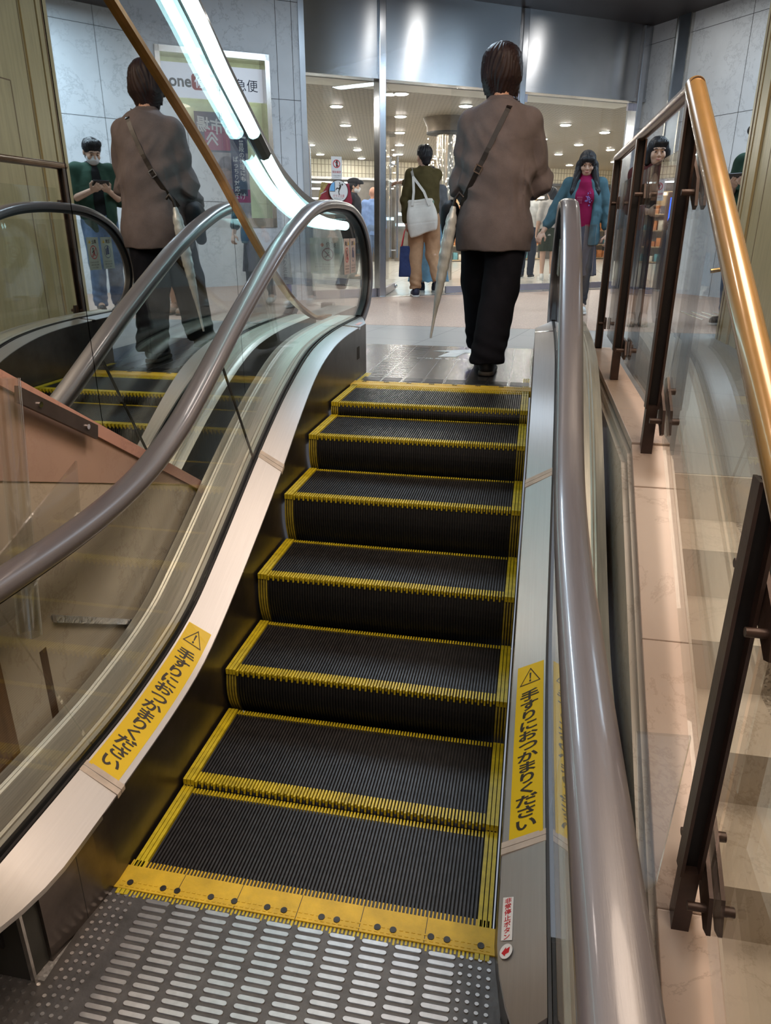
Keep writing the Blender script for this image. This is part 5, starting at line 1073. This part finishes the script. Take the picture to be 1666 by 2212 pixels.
# ---- man in the olive shirt looking at his phone, seen through the mirror and past the panelling
p = Person('person', 'masked person in a dark green shirt looking at a phone beyond the oak panelling', (2.31, 6.10, Z1), math.atan2(.76, -.65) + .12, 1.68, h=.0066,
    eL=(-.235, .0, 1.12), eR=(.24, .0, 1.12), wL=(-.085, .27, 1.20), wR=(.075, .26, 1.20), kL=(-.10, .10, .49), aL=(-.12, .12, .09), tL=(-.14, .29, .035), head=(0, .06, 1.560))
p.palm = dict(L=(.5, -.2, .8), R=(-.5, -.2, .8)); p.curl = dict(L=.75, R=.75); p.body(tilt=-.42, turn=-.1).face()
p.top(cloth('black_tee', (.015, .015, .016), .9), hem=.92, t=.008, sleeve=.3, hw=.15, hd=.112, sl_r=(.055, .05, .04), name='undershirt', folds=.002)
p.top(cloth('green_shirt', (.026, .055, .038), .85), hem=.80, t=.026, sleeve=.52, hw=.185, hd=.145, sl_r=(.078, .070, .05), name='shirt', open_=.07, neckz=1.44)
p.pants(cloth('blue_jeans', (.10, .17, .30), .85, .35), r=(.105, .082, .072)); p.shoes(mat('black_shoe', (.012, .011, .012), .5), WSOLE)
p.hair(HAIRK, [((0, -.015, .055), (.089, .106, .088)), ((-.03, .06, .10), (.05, .04, .045)), ((.035, .05, .105), (.045, .04, .040)), ((0, -.06, .0), (0, -.06, -.05), .06, .05)], [((0, .115, -.035), (.075, .062, .078)), ((-.09, .03, -.06), (.03, .06, .05)), ((.09, .03, -.06), (.03, .06, .05))], strand=.004)
D = SDF(np.array(p.J['head']) - .2, np.array(p.J['head']) + .2, .005); D.ell(p.hp(0, .030, -.042), (.067, .074, .064), .01, R=p.Rh); D.cone(p.hp(0, .085, -.005), p.hp(0, .098, -.03), .016, .020, .02); D.ell(p.hp(0, .0, .105), (.12, .2, .105), .006, 's', R=p.Rh); D.ell(p.hp(0, -.075, -.04), (.13, .085, .2), .006, 's', R=p.Rh)
p.put('face_mask', D, cloth('white_mask', (.66, .67, .69), .8, .05))
ph = V((0, 0, 0)); c_ = p.P((-.005, .345, 1.265)); ex = (p.P((1, 0, 0)) - p.P((0, 0, 0))).normalized(); ey = (p.P((0, .62, .55)) - p.P((0, 0, 0))).normalized(); ez = ex.cross(ey)
tag(MB().obox(c_, ex * .076, ey * .038, ez * .005).build('phone', mat('phone_black', (.012, .012, .014), .2, 0, .1, 9), bevel=.003), 'black phone held sideways in both hands by the masked person', 'phone')
# ---- man with the white tote bag pushing the door
p = Person('person', 'person in an olive jacket and beige trousers pushing the open glass door', (-.955, 8.50, Z1), .10, 1.79, h=.0072,
    hL=(-.085, 0, .90), kL=(-.105, .02, .49), aL=(-.085, -.03, .09), tL=(-.12, .13, .035), kR=(.12, .06, .50), aR=(.19, -.20, .24), tR=(.185, -.09, .10), eL=(-.235, -.02, 1.11), wL=(-.22, .04, .86), sR=(.13, .05, 1.39), eR=(-.05, .28, 1.28), wR=(-.29, .32, 1.33), head=(-.015, .03, 1.58), lo=(-.60, -.5, -.02), hi=(.55, .62, 1.80))
p.fdir = dict(R=(-1, .1, 0)); p.palm = dict(L=(1, 0, 0), R=(0, -.2, -1)); p.curl = dict(L=1.0, R=.4); p.body(turn=.45)
p.top(cloth('olive_jacket', (.070, .055, .022), .85), hem=.84, t=.022, sleeve=.93, hw=.175, hd=.135, name='jacket', folds=.003, kk=.015, big=.006)
p.pants(cloth('beige_trousers', (.40, .24, .14), .85), hem=.10, r=(.108, .090, .070), folds=.006)
p.shoes(mat('navy_canvas', (.022, .026, .055), .7, 0, .2, 30), WSOLE)
p.hair(HAIRK, [((0, -.018, .050), (.089, .108, .090)), ((0, -.06, .0), (0, -.06, -.045), .068, .05), ((0, .04, .105), (.06, .05, .04))], [((0, .115, -.045), (.08, .064, .085)), ((-.09, .03, -.06), (.03, .06, .05)), ((.09, .03, -.06), (.03, .06, .05))], strand=.004)
tb_ = thing('tote_bag', 'plain white canvas tote bag slung on the shoulder of the olive jacket', 'bag', p.P((-.05, -.2, .9)))
D = SDF((-.35, -.36, .60), (.28, 0.1, 1.16), .008)
CAN = cloth('white_canvas', (.60, .575, .53), .9, .08)
for i in range(12):
    q_ = i / 11; bul = .022 + .030 * math.sin(PI * min(1, q_ * 1.1 + .05)); xa_ = lerp((-.165, 0, .70), (-.195, 0, 1.07), q_); xb_ = lerp((.165, 0, .79), (.120, 0, 1.09), q_)
    D.cone((xa_[0] + .03, -.175, xa_[2] + .02), (xb_[0] - .03, -.175, xb_[2] + .02), bul, bul, .012)
D.warp(lambda X, Y, Z: .004 * np.sin(26 * X + 9 * Z) + .003 * np.exp(-((Z - .865 - .12 * X) / .006) ** 2)); sdf_obj('canvas_body', D, CAN, tb_, p.X, p.k)
for x0, x1 in ((-.13, -.12), (.07, .03)):
    m = MB(); q = [p.P(a) for a in ((x0, -.215, 1.05), (x0 * .6 - .04, -.20, 1.20), (-.13, -.145, 1.36), (-.16, -.05, 1.452), (-.165, .03, 1.44))]
    for a, b in zip(q[:-1], q[1:]): m.bar(a, b + (b - a) * .04, .030, .006, up=(0, -1, .3))
    m.build('strap', CAN, tb_)
MB().ball(p.P((.06, -.17, 1.09)), (.07, .03, .04), 9).build('green_packet', mat('packet_green', (.16, .24, .18), .4, 0, .4, 40), tb_)
sb = thing('shopping_bag', 'navy shopping bag with red handles hanging beside the beige trousers', 'bag', p.P((-.25, .05, .3)))
m = MB(); q = [p.P(a) for a in ((-.30, -.06, .24), (-.13, -.06, .24), (-.13, .10, .24), (-.30, .10, .24), (-.285, -.05, .60), (-.14, -.05, .60), (-.14, .09, .60), (-.285, .09, .60))]; m.hexa(q); m.build('bag_body', cloth('navy_bag', (.035, .050, .13), .7, .25), sb, bevel=.012)
for y in (-.05, .09):
    m = MB(); m.tube([p.P(a) for a in ((-.27, y, .595), (-.24, .03, .76), (-.225, .04, .80), (-.19, .03, .76), (-.155, y, .595))], .008, 8); m.build('handle', RED, sb, smooth=50)
# ---- person in the long blue skirt, mostly hidden by him
p = Person('person', 'person in a long pale blue skirt standing just in front of the beige trousers', (-1.0, 9.35, Z1), .1, 1.62, h=.009)
p.body(hands='LR'); p.top(cloth('grey_blouse', (.16, .17, .19), .9), sleeve=.9, name='blouse', hem=.92); p.skirt(cloth('blue_skirt', (.17, .34, .50), .85), 1.02, .16, .15, .30, .85, .012)
p.shoes(mat('navy_canvas', (.022, .026, .055), .7), WSOLE); p.hair(HAIRK, [((0, -.02, .05), (.092, .112, .094)), ((0, -.06, -.01), (0, -.06, -.10), .08, .06)], [((0, .125, -.03), (.064, .058, .085))])
# ---- people further inside
p = Person('person', 'person in a black cap and black top passing behind the curved handrail', (-2.62, 11.6, Z1), -PI / 2 + .1, 1.62, h=.009); p.body(hands='LR').face()
p.top(cloth('black_top', (.020, .020, .024), .9), sleeve=.9, name='shirt'); p.pants(cloth('dark_trousers', (.03, .03, .035), .9)); p.shoes(mat('black_shoe', (.012, .011, .012), .5), WSOLE)
p.hair(HAIRK, [((0, -.02, .03), (.086, .108, .08)), ((0, -.06, -.02), (0, -.06, -.08), .06, .045)], [((0, .125, -.03), (.075, .064, .095))])
D = SDF(np.array(p.J['head']) - .2, np.array(p.J['head']) + .24, .006); D.ell(p.hp(0, -.01, .085), (.094, .116, .066), .01); D.cone(p.hp(-.03, .10, .062), p.hp(.03, .10, .062), .05, .05, .01, flat=1.3); D.half((0, 0, -1), -(p.J['head'][2] + .045)); p.put('cap', D, cloth('black_cap', (.02, .02, .022), .9))
D = SDF(np.array(p.J['head']) - .2, np.array(p.J['head']) + .2, .006); D.ell(p.hp(0, .030, -.042), (.067, .074, .064), .01, R=p.Rh); D.cone(p.hp(0, .085, -.005), p.hp(0, .098, -.03), .016, .020, .02); D.ell(p.hp(0, .0, .105), (.12, .2, .105), .006, 's', R=p.Rh); D.ell(p.hp(0, -.075, -.04), (.13, .085, .2), .006, 's', R=p.Rh); p.put('face_mask', D, cloth('white_mask', (.66, .67, .69), .8, .05))
p = Person('person', 'bald person in a blue shirt seen from behind left of the steel mullion', (-2.56, 12.9, Z1), .1, 1.56, h=.009); p.body(mat('skin_red', (.52, .27, .19), .5), hands='LR')
p.top(cloth('blue_shirt', (.20, .30, .55), .8), sleeve=.85, name='shirt', hw=.19, hem=.80); p.pants(cloth('blue_grey_trousers', (.16, .22, .34), .9)); p.shoes(mat('black_shoe', (.012, .011, .012), .5), WSOLE)
p = Person('person', 'person in a pale grey shirt and dark green shorts with white trainers inside the mall', (.66, 12.3, Z1), .15, 1.50, h=.009); p.body(hands='LR')
p.top(cloth('pale_grey_tee', (.46, .43, .40), .85), sleeve=.45, name='shirt', hw=.185, hem=.84); p.pants(cloth('green_shorts', (.035, .042, .025), .9), shorts=.85, r=(.115, .10, .08), name='shorts'); p.shoes(mat('white_sneaker', (.60, .60, .58), .6), WSOLE)
p.hair(HAIRK, [((0, -.02, .05), (.092, .112, .094)), ((0, -.06, .0), (0, -.06, -.06), .07, .05)], [((0, .125, -.03), (.07, .058, .09))])
p = Person('person', 'person in a white shirt standing half hidden behind the walker in the brown sweater', (.30, 12.9, Z1), -.2, 1.52, h=.009); p.body(hands='LR')
p.top(cloth('white_tee', (.62, .62, .60), .85), sleeve=.45, name='shirt'); p.pants(cloth('navy_trousers', (.02, .025, .04), .9)); p.shoes(mat('black_shoe', (.012, .011, .012), .5), WSOLE)
p.hair(HAIRK, [((0, -.02, .05), (.092, .112, .094)), ((0, -.06, .0), (0, -.06, -.06), .07, .05)], [((0, .125, -.03), (.07, .058, .09))])
